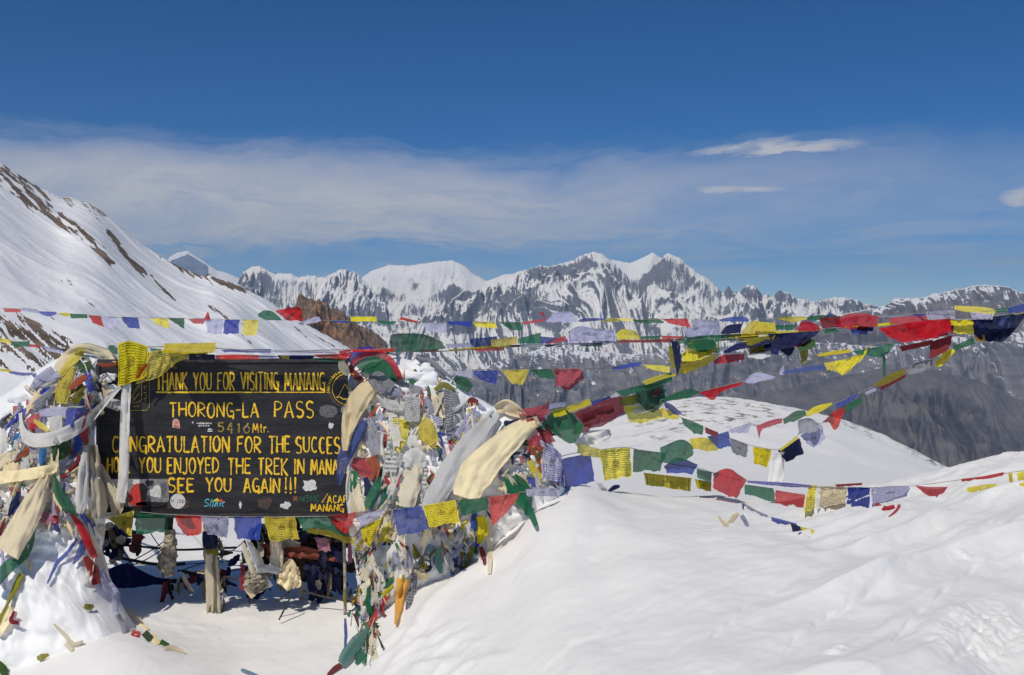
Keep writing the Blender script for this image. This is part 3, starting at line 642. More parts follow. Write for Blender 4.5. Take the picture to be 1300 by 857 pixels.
A_ = {'A': (.9, [[(0, 1), (.47, 0), (1, 1)], [(.2, .66), (.82, .64)]]), 'C': (.8, [arc(.55, .5, .5, .5, 50, 310)]), 'D': (.85, [[(0, 0), (0, 1)], [(0, 0), *arc(.1, .5, .85, .5, 85, -85), (0, 1)]]),
      'E': (.7, [[(1, .02), (0, 0), (.02, 1), (1, .98)], [(0, .48), (.8, .47)]]), 'F': (.7, [[(1, 0), (0, .02), (0, 1)], [(0, .47), (.8, .46)]]), 'G': (.85, [[*arc(.52, .48, .5, .48, 50, 300), (.98, 1.1)], [(.55, .58), (1, .56), (.98, 1.1)]]),
      'H': (.85, [[(0, 0), (0, 1)], [(1, 0), (1, 1)], [(0, .5), (1, .48)]]), 'I': (.12, [[(.5, 0), (.5, 1)]]), 'J': (.6, [[(.9, 0), *arc(.45, .75, .45, .25, 0, -150)]]), 'K': (.8, [[(0, 0), (0, 1)], [(.95, 0), (.05, .52), (1, 1.02)]]),
      'L': (.65, [[(0, 0), (.02, .97), (1, .95)]]), 'M': (1.15, [[(0, 1), (.12, 0), (.5, .75), (.86, 0), (1, 1)]]), 'N': (.85, [[(0, 1), (.03, 0), (.97, 1), (1, 0)]]), 'O': (.85, [arc(.5, .5, .5, .5, 90, 450, 22)]),
      'P': (.75, [[(0, 1), (0, 0), *arc(.2, .27, .78, .27, 85, -85), (0, .55)]]), 'R': (.8, [[(0, 1), (0, 0), *arc(.2, .26, .75, .26, 85, -85), (.05, .53), (1, 1.02)]]), 'S': (.75, [[*arc(.5, .25, .46, .25, 30, 230), *arc(.5, .75, .48, .25, 50, -140)]]),
      'T': (.8, [[(0, .02), (1, 0)], [(.5, 0), (.48, 1.04)]]), 'U': (.8, [[(0, 0), *arc(.5, .68, .5, .32, 180, 360), (1, 0)]]), 'V': (.85, [[(0, 0), (.5, 1), (1, 0)]]), 'Y': (.85, [[(0, 0), (.48, .5), (1, 0)], [(.48, .5), (.46, 1.05)]]),
      '-': (.5, [[(0, .5), (1, .47)]]), '/': (.6, [[(0, 1.1), (1, -.1)]]), '!': (.15, [[(.5, -.05), (.5, .78)], [(.5, .93), (.5, 1.04)]]), '.': (.12, [[(.5, .93), (.5, 1.0)]]), '5': (.75, [[(.9, 0), (.15, .02), (.1, .42), *arc(.42, .68, .5, .32, 100, -150)]]),
      '4': (.8, [[(.6, 0), (0, .68), (1, .66)], [(.7, .25), (.68, 1.05)]]), '1': (.4, [[(.1, .15), (.6, 0), (.6, 1)]]), '6': (.75, [[(.8, .0), *arc(.5, .65, .48, .35, 170, 520, 18)]]),
      't': (.5, [[(.5, .15), (.5, .9), (.9, 1)], [(0, .4), (1, .38)]]), 'r': (.55, [[(.1, .4), (.1, 1)], [(.1, .6), (.6, .38), (1, .5)]]), 'l': (.2, [[(.7, 0), (.3, 1)]]), 'i': (.2, [[(.6, .4), (.4, 1)], [(.7, .15), (.7, .22)]]),
      'n': (.6, [[(.1, 1), (.2, .4)], [(.15, .6), (.7, .4), (.8, 1)]]), 'c': (.5, [arc(.55, .7, .45, .3, 50, 310)]), 's': (.5, [[(.9, .45), (.3, .45), (.2, .65), (.8, .75), (.8, .98), (.1, 1)]])}
def strokes(name, lines, width, m, parent=sign, y=.0025, jit=.35):
    """brush strokes in photo pixels lying proud of the board, one mesh"""
    vs, fs = [], []
    R_ = random.Random(len(lines)*7+int(lines[0][0][0]*10))
    for ln in lines:
        p = np.array(ln, float)
        if len(p) < 2: continue
        L = np.hypot(*np.diff(p, axis=0).T).sum(); n = max(4, int(L/1.6)+len(p)); q = poly_at(p, np.linspace(0, 1, n))
        q = np.vstack([q[0]-(q[1]-q[0])*.2, q, q[-1]+(q[-1]-q[-2])*.2])
        tg = np.gradient(q, axis=0); tg /= np.maximum(np.linalg.norm(tg, axis=1), 1e-6)[:, None]; nr = np.stack([-tg[:, 1], tg[:, 0]], -1)
        k0 = len(vs); ph = R_.random()*9
        for i, (c_, n_) in enumerate(zip(q, nr)):
            f = i/(len(q)-1); c_ = c_+np.array([R_.uniform(-.16, .16), R_.uniform(-.12, .12)])*min(1, width/1.8); w = width*(.48+.16*math.sin(f*5+ph)+.09*R_.uniform(-1, 1))*(1 if 0 < i < len(q)-1 else .62)
            for sgn in (-.9, .9):
                x_, y_ = c_+n_*w*sgn; v_ = P(x_, y_, BD); vs.append((v_.x, BD-y-.0004*(i % 3), v_.z))
        for i in range(len(q)-1):
            a = k0+2*i; fs.append((a, a+1, a+3, a+2))
    me = bpy.data.meshes.new(name); me.from_pydata(vs, [], fs); me.update(); me.materials.append(m)
    o = bpy.data.objects.new(name, me); COL.objects.link(o); recenter(o, parent); return o
def text(s_, x0, x1, y0, y1, width=2.1, m=M_YEL, gap=.32, y=.003, slant=0.):
    tot = sum(A_[c_][0] for c_ in s_ if c_ != ' ')+gap*(len(s_)-1)+.55*s_.count(' '); k = (x1-x0)/tot; x = x0; out = []
    R_ = random.Random(s_)
    for c_ in s_:
        if c_ == ' ': x += (.55+gap)*k; continue
        w_, st = A_[c_]; jy = R_.uniform(-.5, .5); hs_ = R_.uniform(.95, 1.06)
        for ln in st: out.append([(x+a*w_*k+slant*(1-b_)*(y1-y0), y0+jy+b_*(y1-y0)*hs_) for a, b_ in ln])
        x += (w_+gap)*k
    return strokes('lettering', out, width, m, y=y)
for a in (('THANK YOU FOR VISITING MANANG', 199, 412, 473, 495, 2.2), ('THORONG-LA', 216, 328, 511, 529, 2.2), ('PASS', 349, 398, 510, 530, 2.3), ('CONGRATULATION', 143, 291, 554, 574, 2.5), ('FOR', 302, 331, 555, 574, 2.5), ('THE', 342, 368, 554, 574, 2.5),
          ('SUCCESS', 376, 441, 555, 575, 2.4), ('HOPE', 137, 165, 581, 600, 2.4), ('YOU', 177, 204, 581, 600, 2.4), ('ENJOYED', 213, 278, 581, 600, 2.4), ('THE', 290, 318, 582, 601, 2.4), ('TREK', 328, 365, 582, 602, 2.4), ('IN', 374, 386, 583, 602, 2.4), ('MANANG', 395, 446, 583, 602, 2.3),
          ('SEE', 214, 246, 607, 624, 2.7), ('YOU', 262, 293, 607, 624, 2.6), ('AGAIN', 310, 355, 607, 625, 2.6), ('!!!', 362, 376, 607, 625, 2.2), ('ACAP', 416, 441, 629, 638, 1.6), ('MANANG', 395, 436, 640, 649, 1.7)):
    text(*a)
text('5416', 277, 317, 537, 549, 1.9, M_YFADE, .45); text('Mtr.', 321, 341, 537, 549, 1.4); text('/', 409, 416, 628, 637, 1.2); text('NTNC', 381, 406, 629, 637, 1.5, M_GRN)
strokes('lettering', [[(199, 498), (412, 498)]], 1.9, M_YEL)
strokes('lettering', [[(373, 630), (378, 637)], [(377, 630), (373, 637)], [(372, 634), (379, 633)]], 1.4, M_RUST)
E = strokes('emblem', [[(x, y) for x, y in arc(442, 494, 20, 20, 0, 360, 40)], [(429, 505), (433, 497), (438, 487), (441, 492), (444, 496), (446, 493), (449, 501)], [(427, 504), (432, 504), (436, 507), (443, 506), (449, 508)], [(446, 490), (449, 482), (450, 492)]]
            + [[(442+27*math.cos(math.radians(a)), 494-25*math.sin(math.radians(a))), (442+23.5*math.cos(math.radians(a+2)), 494-22.5*math.sin(math.radians(a+3)))] for a in range(112, 190, 7)]
            + [[(442+24.5*math.cos(math.radians(a)), 494-23*math.sin(math.radians(a))), (442+25.5*math.cos(math.radians(a+6)), 494-24.5*math.sin(math.radians(a+6)))] for a in range(114, 188, 11)], 1.0, M_YEL)
strokes('emblem', [[(190, 480), (190, 516), (186, 521), (148, 521), (142, 517)], [(180, 484), (180, 507), (176, 511), (152, 511), (149, 507)], [(168, 510), (177, 499)], [(166, 505), (178, 490)], [(170, 497), (178, 487)], [(168, 504), (172, 508)],
                   [(184, 490), (184, 495)], [(182.5, 491), (186.5, 490)], [(184, 498), (186, 503)], [(182.5, 499), (186.5, 498)], [(184, 505), (185, 510)], [(182.5, 506), (186.5, 505)], [(171, 514), (171, 518)], [(169.5, 516), (178, 515)], [(175, 514), (176, 518)]], .9, M_YFADE)
def torn(cx, cy, rx, ry, seed, n=18, amt=.25, box=True):
    R_ = random.Random(seed); out = []
    for i in range(n):
        a = 2*math.pi*i/n; k = 1
        if box: k = 1/max(abs(math.cos(a)), abs(math.sin(a)))**.8
        k *= 1+R_.uniform(-amt, amt*.4); out.append((cx+rx*k*math.cos(a), cy-ry*k*math.sin(a)))
    return out
def sticker(name, poly, m, y=.004, label=None):
    o = slab(name, poly, BD-y-.0012, BD-y, m, sign)
    if label: o['label'] = label
    return o
sticker('sticker', torn(393.5, 616, 8.6, 7.5, 3), M_WHT); sticker('sticker', torn(363, 642, 7, 5, 5, amt=.4, box=False), M_WHT); sticker('sticker', torn(420.5, 540.5, 3.6, 4.2, 8, amt=.35), M_WHT); sticker('sticker', torn(305.5, 641, 2.2, 5, 9, amt=.4, box=False), M_WHT)
sticker('stain', torn(417, 522, 12, 9, 12, amt=.15, box=False), M_STONE, .0026); sticker('sticker', torn(336, 639, 10, 7.5, 13, amt=.3), M_BRN, .0026); sticker('sticker', torn(227, 640.5, 15, 6, 14, amt=.2), M_BRN, .0022)
strokes('stain', [arc(442, 494, 24, 23, 185, 275, 20)], 3.0, M_BRN, y=.0022)
stk = sticker('sticker', [(219.5, 534), (222, 531.5), (226, 532), (228, 535), (229, 544), (219, 542.5)], M_PINK)
strokes('lettering', [arc(224, 535.5, 2, 1.6, 0, 360, 10), [(221, 540), (227, 541)], [(221, 541.6), (227, 542.4)]], .9, M_SRED, y=.0062)
strokes('sticker', [[(250 + 2.4*i, 537.2+.3*math.sin(i*2)), (251.8+2.4*i, 537.6)] for i in range(8)]+[[(252+3*i, 540.3), (253.6+3*i, 540.6)] for i in range(5)]+[[(264.5, 545), (269.5, 545)], [(264, 547.3), (270, 547.3)], [(244, 536.3), (245.5, 536.3)]], 2.0, M_WHT)
sticker('sticker', [(226+9.6*math.cos(a), 636.2-9.6*math.sin(a)) for a in np.linspace(0, 2*math.pi, 26)[:-1]], M_WHT)
strokes('lettering', [arc(219.5, 636, 1.4, 1.7, 0, 360, 10), [(226, 634.3), (226, 637.8)], arc(229.6, 636, 1.5, 1.7, 50, 310, 8), arc(233, 636, 1.3, 1.7, 0, 360, 10)], .6, M_INK, y=.0062)
text('Slinic', 259, 285, 634, 643, 1.5, M_CYAN, .25, .0045, .25)
for q, (tri, mm_) in enumerate((([(268, 637), (274, 633), (279, 637)], M_LIME), ([(272, 636), (276, 632), (281, 637)], M_GOLD), ([(277, 637), (281, 632.5), (285, 637.5)], M_SRED))): sticker('sticker', tri, mm_, .0028+q*.0004)
# the photograph sticker: pale sheet, dark hills, a red coat and a white ruin
sticker('sticker', [(138, 608), (214, 608), (215, 637), (200, 640), (162, 643), (140, 640)], M_GREY2, .0022, 'faded photo sticker with a red coat and a white shape')
sticker('sticker', torn(178, 612, 10, 4, 31, amt=.2), M_WHT, .0036); sticker('sticker', torn(145, 613, 7, 5, 32, amt=.3), M_WHT, .0036)
sticker('sticker', [(165, 640), (163, 630), (167, 620), (173, 614), (181, 613), (184, 618), (183, 630), (187, 641), (176, 643)], M_SRED, .0048)
sticker('sticker', [(176, 616), (182, 613), (188, 620), (186, 634), (180, 636), (178, 624)], M_BRN, .0054)
sticker('sticker', [(184, 628), (188, 622), (194, 621), (196, 617), (201, 615), (204, 618), (205, 626), (204, 632), (197, 631), (190, 629)], M_WHT, .0048)
sticker('sticker', torn(192, 640, 20, 3.2, 33, amt=.2), M_INK, .0048); sticker('sticker', torn(208, 622, 4, 9, 34, amt=.3), M_STONE, .0036); sticker('sticker', torn(190, 613, 5, 3.5, 35, amt=.3), M_INK, .0052)
strokes('lettering', [[(172, 642), (176, 642.4)], [(178, 642.4), (184, 642)]], .9, M_SRED, y=.0062)
# ---------------- supports under the sign
M_WOOD = simple('grey_wood', (.33, .28, .22), .85, .5, 25, .6, .01); M_DARKW = simple('dark_stick', (.035, .03, .028), .8, .4, 30)
M_RAGT = simple('weathered_wrap', (.36, .31, .23), .9, .5, 40, .8, .015); M_ROPE = simple('white_rope', (.7, .7, .68), .8)
def PP(*a): return [P(*q) for q in a]
g_ = 'supports below the sign board'
p1 = empty('support_post', P(270, 776, 6.9), 'weathered wooden post standing in the snow under the middle left of the sign', 'post', g_)
tube('post', PP((266, 652, 6.93), (268, 700, 6.92), (270, 745, 6.91), (271, 800, 6.90)), [.042, .05, .046, .05], M_WOOD, p1, 12, .22, 3, 26)
for k, (dx_, c_) in enumerate(((-4, 'k'), (3, 'K'), (0, 'k'), (5, 'k'))): strip('wrapping', [(268+dx_, 690, 6), (269+dx_, 725, 8), (270+dx_*1.3, 760, 6), (270+dx_*1.7, 778, 3)], c_, 6.85, .01, .012, 300+k, p1, folds=1.5)
strip('wrapping', [(262, 702, 6), (270, 699, 9), (277, 704, 5)], 'O', 6.83, .01, .008, 305, p1); strip('wrapping', [(266, 674, 18), (267, 690, 20), (268, 697, 16)], 'n', 6.82, .01, .012, 306, p1)
p2 = empty('support_post', P(215, 733, 7.0), 'dark post wrapped in a grey crumpled rag under the left of the sign', 'post', g_)
tube('post', PP((215, 655, 7.0), (214, 690, 7.0), (216, 712, 7.0)), [.03, .03, .02], M_DARKW, p2, 8, .2, 5)
tube('wrapping', PP((217, 672, 6.97), (216, 690, 6.96), (212, 712, 6.96), (214, 731, 6.97)), [.025, .04, .062, .035], M_RAGT, p2, 18, .45, 6, 30)
p3 = empty('rag_bundle', P(330, 752, 6.95), 'crumpled tan bundle of rags hanging low under the middle of the sign', 'rag bundle', g_)
tube('bundle', PP((321, 722, 6.93), (327, 735, 6.92), (334, 748, 6.93)), [.05, .10, .05], M_RAGT, p3, 22, .5, 8, 30)
for k, (a, b_, c_) in enumerate((((308, 690), (322, 728), 'k'), ((313, 682), (330, 725), 'f'), ((318, 690), (335, 722), 'k'), ((312, 745), (322, 758), 'c'), ((330, 725), (344, 745), 'e'))):
    strip('strand', [(a[0], a[1], 5), ((a[0]+b_[0])/2, (a[1]+b_[1])/2, 8), (b_[0], b_[1], 7)], c_, 6.86, .01, .015, 320+k, p3, folds=2.5)
p4 = empty('rag_bundle', P(352, 745, 6.95), 'peach coloured crumpled cloth tied to a cream rag under the sign', 'rag bundle', g_)
tube('stub', PP((350, 655, 7.0), (352, 700, 6.98), (353, 728, 6.98)), [.045, .045, .03], M_WOOD, p4, 10, .25, 9)
sheet('rag', [(344, 700), (352, 696), (360, 698)], [(342, 722), (352, 728), (359, 722)], 'k', 6.86, rip=.03, seed=331, parent=p4)
strip('rag', [(325, 724, 10), (340, 722, 10), (356, 726, 8)], 'f', 6.84, .01, .02, 332, p4)
sheet('rag', [(360, 717), (370, 709), (380, 724)], [(357, 730), (368, 731), (381, 730)], 'o0', 6.80, rip=.03, seed=333, parent=p4); bpy.context.scene.collection.objects[-1].data.materials[0] = cloth_mat('c')
sheet('rag', [(355, 728), (368, 726), (382, 732)], [(351, 740), (366, 749), (382, 744)], 'c', 6.79, rip=.035, seed=334, parent=p4)
p5 = empty('support_post', P(438, 830, 6.75), 'thin straight pole with faded blue and yellow wrapping at the right end of the sign', 'post', g_)
tube('pole', PP((436, 655, 6.76), (438, 740, 6.75), (438, 838, 6.74)), [.012, .011, .011], M_WOOD, p5, 8, .1, 4)
strip('wrapping', [(437, 748, 2), (438, 760, 3), (437, 770, 2)], 'O', 6.72, .01, .004, 341, p5); strip('wrapping', [(438, 785, 3), (439, 805, 4), (438, 822, 3)], 'b', 6.72, .01, .004, 342, p5)
# crossing sticks and wires behind
stick_n = 0
for (lab, pts, r_) in (('thin dark rail crossing behind the gap below the left of the sign', ((128, 689, 7.5), (180, 694, 7.5), (230, 698, 7.5), (300, 695, 7.5)), .009),
                 ('thick dark stick slanting down behind the gap at the left', ((122, 700, 7.4), (165, 711, 7.4), (205, 717, 7.4), (235, 716, 7.4)), .012),
                 ('thin stick rising from the left heap towards the sign edge', ((126, 702, 7.3), (150, 688, 7.3), (172, 676, 7.3)), .005),
                 ('upper of two thin sticks rising right behind the gap', ((140, 726, 7.6), (190, 700, 7.6), (222, 676, 7.6)), .0045),
                 ('lower of two thin sticks rising right behind the gap', ((150, 722, 7.7), (182, 712, 7.7), (210, 695, 7.7)), .0045),
                 ('thin stick falling right across the gap at the left', ((150, 690, 7.6), (162, 708, 7.6), (172, 726, 7.6)), .004),
                 ('thin stick falling right below the dark green flag', ((190, 675, 7.6), (200, 690, 7.6), (212, 704, 7.6)), .004),
                 ('long thin wire across the gap right of the rag-wrapped post', ((210, 697, 7.9), (262, 698, 7.9), (310, 700, 7.9)), .0035),
                 ('lower long thin wire across the gap under the sign', ((130, 716, 7.9), (240, 716, 7.9), (320, 710, 7.9)), .0035),
                 ('thin wire slanting right behind the middle post', ((225, 726, 7.8), (290, 702, 7.8), (325, 672, 7.8)), .004),
                 ('wire with a sag low behind the middle post', ((225, 724, 7.6), (262, 728, 7.6), (305, 722, 7.6), (335, 708, 7.6)), .0045),
                 ('dark bare stick poking down into the snow below the peach rag', ((372, 752, 6.75), (364, 768, 6.7), (354, 787, 6.66)), .006),
                 ('second dark twig beside the peach rag near the snow', ((368, 750, 6.8), (356, 760, 6.75), (346, 766, 6.72)), .007),
                 ('dark green cord lying over the snow from the peach rag to the thin pole', ((385, 750, 6.9), (405, 756, 6.85), (425, 760, 6.8), (446, 764, 6.75)), .006)):
    o = tube('stick' if 'wire' not in lab and 'cord' not in lab else 'wire', PP(*pts), r_, M_DARKW, seg=6, wob=.2, seed=stick_n, n=24); stick_n += 1
    tag(o, lab, 'stick' if 'wire' not in lab and 'cord' not in lab else 'wire', 'sticks and wires behind and below the sign')
o = tube('rope', PP((151, 668, 7.2), (150, 680, 7.2), (149, 693, 7.2)), .005, M_ROPE, n=8); tag(o, 'short white rope end hanging below the yellow flag at the left', 'rope')

# ---------------- strings of prayer flags
def parse(s_): return [tuple(float(v) for v in q.split(',')) for q in s_.split()]
fcount = 0
def flagstring(label, cord, flags, rip=.020, drape=False, off=.045, cordr=.0028):
    global fcount
    cord = parse(cord); xs = [c_[0] for c_ in cord]; dsn = [c_[2] for c_ in cord]
    root = empty('prayer_flag_string', P(*cord[0]), label, 'prayer flag string', 'strings of prayer flags')
    if xs[0] > xs[-1]: xs, dsn = xs[::-1], dsn[::-1]
    C = crom(cord, len(cord)*5); pts = []
    for x, y, d in C:
        h = hit(x, y)
        if h is not None and (drape or h < d): d = h-off*.4
        pts.append(P(x, y, d))
    tube('cord', pts, cordr, M_CORD, root, 5, 0, n=len(pts))
    for ln in flags.strip().split(';'):
        ln = ln.strip()
        if not ln: continue
        h_, bt = ln.split('|'); code, tp = h_.split(' ', 1); tp = parse(tp); bt = parse(bt); fcount += 1
        mx = sum(q[0] for q in tp)/len(tp)
        dl = [float(np.interp(q, xs, dsn)) for q in np.linspace(tp[0][0], tp[-1][0], 5)]
        sheet('flag', tp, bt, code, None if drape else dl, off=off+.004*(fcount % 4), rip=rip, seed=fcount, parent=root, curl=0. if drape else (.05, .15, .09, .19, .02, .12)[fcount % 6]*min(1., (max(q[1] for q in bt)-min(q[1] for q in tp))/16.))
    return root
flagstring('high small-flag string over the snow slope and the far range', '-40,386,14 0,391,14 60,397,14 110,402,14 160,403,14 240,404,14 310,406,14 380,406.5,14 430,407,14 500,408,14 560,409,14 640,409,13.5 690,409,13.5 760,407,13 870,405,12.5 920,408,12 960,405,12 1040,403,11.5 1075,402,11 1180,398,10 1320,392,9.5', '''
r 4,391 27,392|6,396 26,397; w 27,390 48,393|28,395 50,398; b 48,395 72,396|52,399 64,402 71,399; y 74,397 88,397|76,399 88,403; g 88,398 111,399|90,404 111,404; r 112,400 128,401|118,410 132,416; w 131,401 150,402|134,416 153,416; b 154,402 175,403|162,416 178,418; y 190,404 213,404|200,412 216,418; g 213,404 234,404|222,410 234,418;
r 239,405 262,404|246,411 258,411; r 260,403 264,396 267,404|260,405 267,406; w 261,405 284,406|263,423 282,425; b 285,406 304,406|283,424 303,424; y 308,406 328,406|308,425 326,426; g 328,398 336,394 347,396 357,406|328,403 340,406 357,407; r 350,394 380,390 384,405|352,398 365,406 384,407; w 378,410 402,402 407,405|382,413 407,408;
b 420,407 445,407|424,409 443,410; y 445,402 478,402|446,408 478,408; g 478,407 504,408|484,411 500,412; r 507,404 512,403 534,409|508,406 524,409 534,410; w 535,410 567,410|543,421 566,424; b 566,408 600,408|572,412 598,415; y 597,408 628,409|605,415 632,417; g 630,408 660,409|648,418 664,420; r 662,409 690,405|664,412 692,408; r 684,398 689,396 692,402|688,400 690,402 692,408;
w 694,406 704,398 722,396 733,406|694,409 732,409; b 733,408 742,404 768,404|740,409 768,406; y 763,408 775,404 803,405|775,409 803,407; g 803,407 830,404 843,408|815,411 843,410; r 840,405 872,404|850,411 878,416; w 877,406 913,407|880,424 914,425; b 912,406 925,403 945,402 951,406|915,408 951,408; y 984,404 1000,402 1024,402|988,405 1005,409 1024,405; g 1024,403 1040,400 1062,401|1026,406 1045,406 1062,404;
b 1046,402 1054,398 1062,400|1043,414 1058,412; r 1066,402 1080,398 1100,398 1112,403|1066,406 1112,406; w 1113,401 1158,398|1122,405 1170,405; b 1158,399 1175,398|1160,401 1174,401; wP 1176,396 1230,392|1178,406 1235,404; y 1212,388 1250,390 1264,394|1212,393 1235,397 1262,399; g 1262,393 1285,390|1265,397 1285,396; b 1280,391 1300,385 1310,384|1280,397 1310,397''')
flagstring('string of small flags at the left edge above the left heap', '-40,424,9 0,431,9 40,437,9 90,446,8.6 135,444,7.6', '''
y 0,429 12,431|0,434 15,437; g 14,434 38,433|18,440 36,440; r 33,437 51,438|35,440 50,442; w 51,438 80,445|60,446 85,449; n 74,442 95,444|78,446 88,447; G 112,436 120,438|112,440 122,441''')
flagstring('lower short string at the left edge reaching the left heap', '-40,466,8.6 0,469,8.5 30,474,8.3 60,480,7.8 74,484,7.2', '''
y 0,468 14,469|0,472 15,472; b 10,471 30,473 45,473|12,474 28,477 44,476; w 40,474 60,478 72,470|48,481 62,484 76,478''')
flagstring('upper string stretched along the top of the sign and on to the right edge', '128,443,7.0 210,440,6.75 275,442,6.75 340,446,6.72 440,444,6.7 500,446,7.0 560,446,7.8 640,441,8.8 740,436,9.6 860,431,10.2 940,424,10.4 1040,419,10.4 1130,411,10.2 1230,404,10 1320,396,9.8', '''
g 136,440 143,438 150,442|141,448 149,451; g 190,442 205,443|192,447 204,448; y 208,436 274,435|208,447 232,449 273,447; b 280,444 345,443|285,447 343,448; w 345,444 425,446|348,448 430,449;
r 480,443 500,443|480,447 500,447; g 495,430 500,424 535,424 560,433|495,447 520,447 566,443; r 528,444 557,443|528,447 557,446; w 566,437 600,435|568,442 600,441; b 597,430 632,427|598,440 625,441; y 623,431 657,427|624,440 656,437; y 568,444 610,440 650,438|570,446 600,444 648,440;
g 657,430 672,426 687,422|660,436 686,436; b 685,427 720,430|687,436 720,434; r 690,436 705,430 718,426|695,437 720,433; n 646,438 710,437|650,440 700,440; wP 721,421 735,414 760,418 781,420|721,434 783,433; b 750,430 778,429|752,434 784,434; w 720,435 775,435|725,438 770,438;
y 782,424 790,418 805,420 813,428|784,431 811,431; g 813,427 838,426|815,431 838,430; r 785,432 855,430|785,435 855,435; r 838,426 868,427|842,430 866,430; g 855,433 870,427 918,425|857,438 885,432 918,430; n 915,422 925,413 942,411|916,424 940,423;
y 941,421 953,408 967,409 981,420|942,424 981,422; y 925,426 980,421 1040,419|925,429 990,424 1040,421; g 980,413 1010,412|982,419 1008,419; r 1012,417 1020,408 1035,411 1041,416|1014,420 1041,419; r 1060,407 1085,401 1110,403|1060,415 1085,418 1112,413; g 1044,419 1060,417|1048,423 1066,421;
b 1078,415 1108,412|1082,424 1100,425; y 1106,412 1142,408|1110,415 1142,411; y 1285,396 1320,393|1288,400 1320,398; n 1262,402 1305,396|1262,430 1275,434 1300,405; n 1232,405 1265,401|1235,423 1248,432 1264,434; y 1207,407 1235,405|1209,422 1236,425; o 1236,424 1250,425|1239,432 1251,434;
r 1086,403 1100,399 1116,402|1090,414 1112,416; R 1040,404 1066,401|1044,416 1068,414; r 1128,404 1160,401 1180,402|1130,410 1156,412 1182,409; r 1150,411 1185,408 1205,409|1152,424 1184,430 1204,425; R 1196,404 1212,404|1192,418 1210,424; n 1085,412 1110,410|1088,419 1108,421; y 1070,413 1106,410|1072,416 1106,414; wP 1196,398 1234,393 1262,397|1200,406 1260,405; n 1246,408 1290,400|1250,424 1286,416; b 1262,404 1296,398|1268,420 1284,414;
y 960,408 984,410|958,420 986,421; g 906,426 936,424|908,434 934,431; O 935,424 962,422|938,434 964,433; w 868,418 906,414|872,428 904,425; g 735,436 765,434|738,440 764,440; r 600,443 640,441|604,446 640,445; W 660,438 690,434|662,442 692,440''', cordr=.004)
flagstring('second cord along the board top edge with red and navy pieces', '236,452,6.75 300,452,6.75 380,453,6.75 430,450,6.7 450,446,6.65 500,442,6.6', '''
n 240,449 272,450|240,457 274,457; r 272,451 300,450 330,451|275,456 328,456; c 283,452 300,452|286,455 298,456; w 328,451 352,452|330,455 350,455; n 352,451 400,451|356,456 396,456; y 356,452 368,451|357,455 367,456; r 398,450 442,449|404,454 440,456; g 400,455 436,455|404,458 436,459; r 430,446 446,443|432,452 446,454; r 446,444 500,442|448,447 500,446''')
flagstring('sagging big-flag string at the knot between middle and right', '862,474,9.9 852,440,10 880,432,10.1 945,430,10.2 1010,436,10.2 1036,430,10.2', '''
g 868,434 880,430 907,432|872,440 895,448 915,447; y 866,450 876,435 890,440 905,450|868,460 885,457 908,450; y 864,460 890,456 916,449|862,475 880,471 900,461; n 851,432 862,434|860,476 866,460; O 848,440 861,439|852,468 862,469;
O 945,430 985,425|950,441 975,445; n 975,424 1006,422 1042,420|984,436 1005,440 1022,436; n 918,446 940,435 982,430|922,449 942,443 978,437; r 905,459 918,451 945,449|908,462 925,461 944,457; W 952,445 968,440 980,437|950,455 965,455 978,452; n 985,436 1010,437|990,446 1002,452 1008,444; G 1010,434 1035,431|1014,446 1036,441; O 1015,445 1026,444|1018,462 1024,461; R 1000,434 1018,436|1003,440 1016,441; O 950,438 976,438|952,450 974,446; n 968,430 1010,430|972,446 1004,442; B 1014,432 1030,430|1016,440 1028,444; y 884,438 912,436|880,456 908,448; O 868,448 880,446|866,462 882,458; g 880,430 906,430|884,446 910,442; b 962,444 990,440|964,450 988,450''')
flagstring('middle string of sparse flags across the grey mountain', '560,470,9.4 640,469,9.6 740,468.5,9.8 815,465,9.9 850,464,9.9', '''
w 575,471 600,471|580,477 600,479; b 600,471 632,470|604,478 614,484 630,488; y 637,470 672,469|650,487 664,488; g 671,469 702,468|688,480 703,481; r 703,468 738,468|706,490 725,494 742,479; W 742,470 747,472|752,488 757,489; b 776,467 800,461 815,460|778,469 795,468 812,464; y 816,463 850,464|820,466 838,472 850,473''')
flagstring('string of streaming flags rising from the cream scarf to the red flags at the right', '652,522,7.0 697,520,7.2 750,508,7.8 783,498,8.4 855,474,9.7 862,470,9.8', '''
r 655,521 690,514 697,507|660,528 697,526; w 690,514 718,510|692,520 718,516; y 717,518 748,506|723,524 751,513; b 750,510 780,501|752,515 780,508; W 774,501 784,497|776,506 786,503; r 728,525 770,507 789,503|742,541 762,543 793,524; g 782,497 815,487 853,472|790,503 820,495 854,484; y 815,484 835,477 858,473|820,489 840,482 858,477;
g 683,543 700,524 722,519|705,553 728,562 741,542; g 806,494 825,488 842,488|808,508 826,523 845,508; y 790,515 815,516 842,520|800,537 820,536 842,530; R 668,530 690,545|690,556 712,552; R 692,538 712,551|694,543 714,556; r 664,522 690,522|668,534 694,536; R 735,528 775,512|742,538 782,524; g 820,497 846,494|826,515 840,514; R 826,494 840,492|828,504 838,502; O 786,505 812,500|790,516 814,512; f 742,547 774,545|736,560 776,553; r 730,540 752,538|726,552 748,548; W 800,518 830,514|806,526 832,520; y 700,522 716,517|704,530 720,526''')
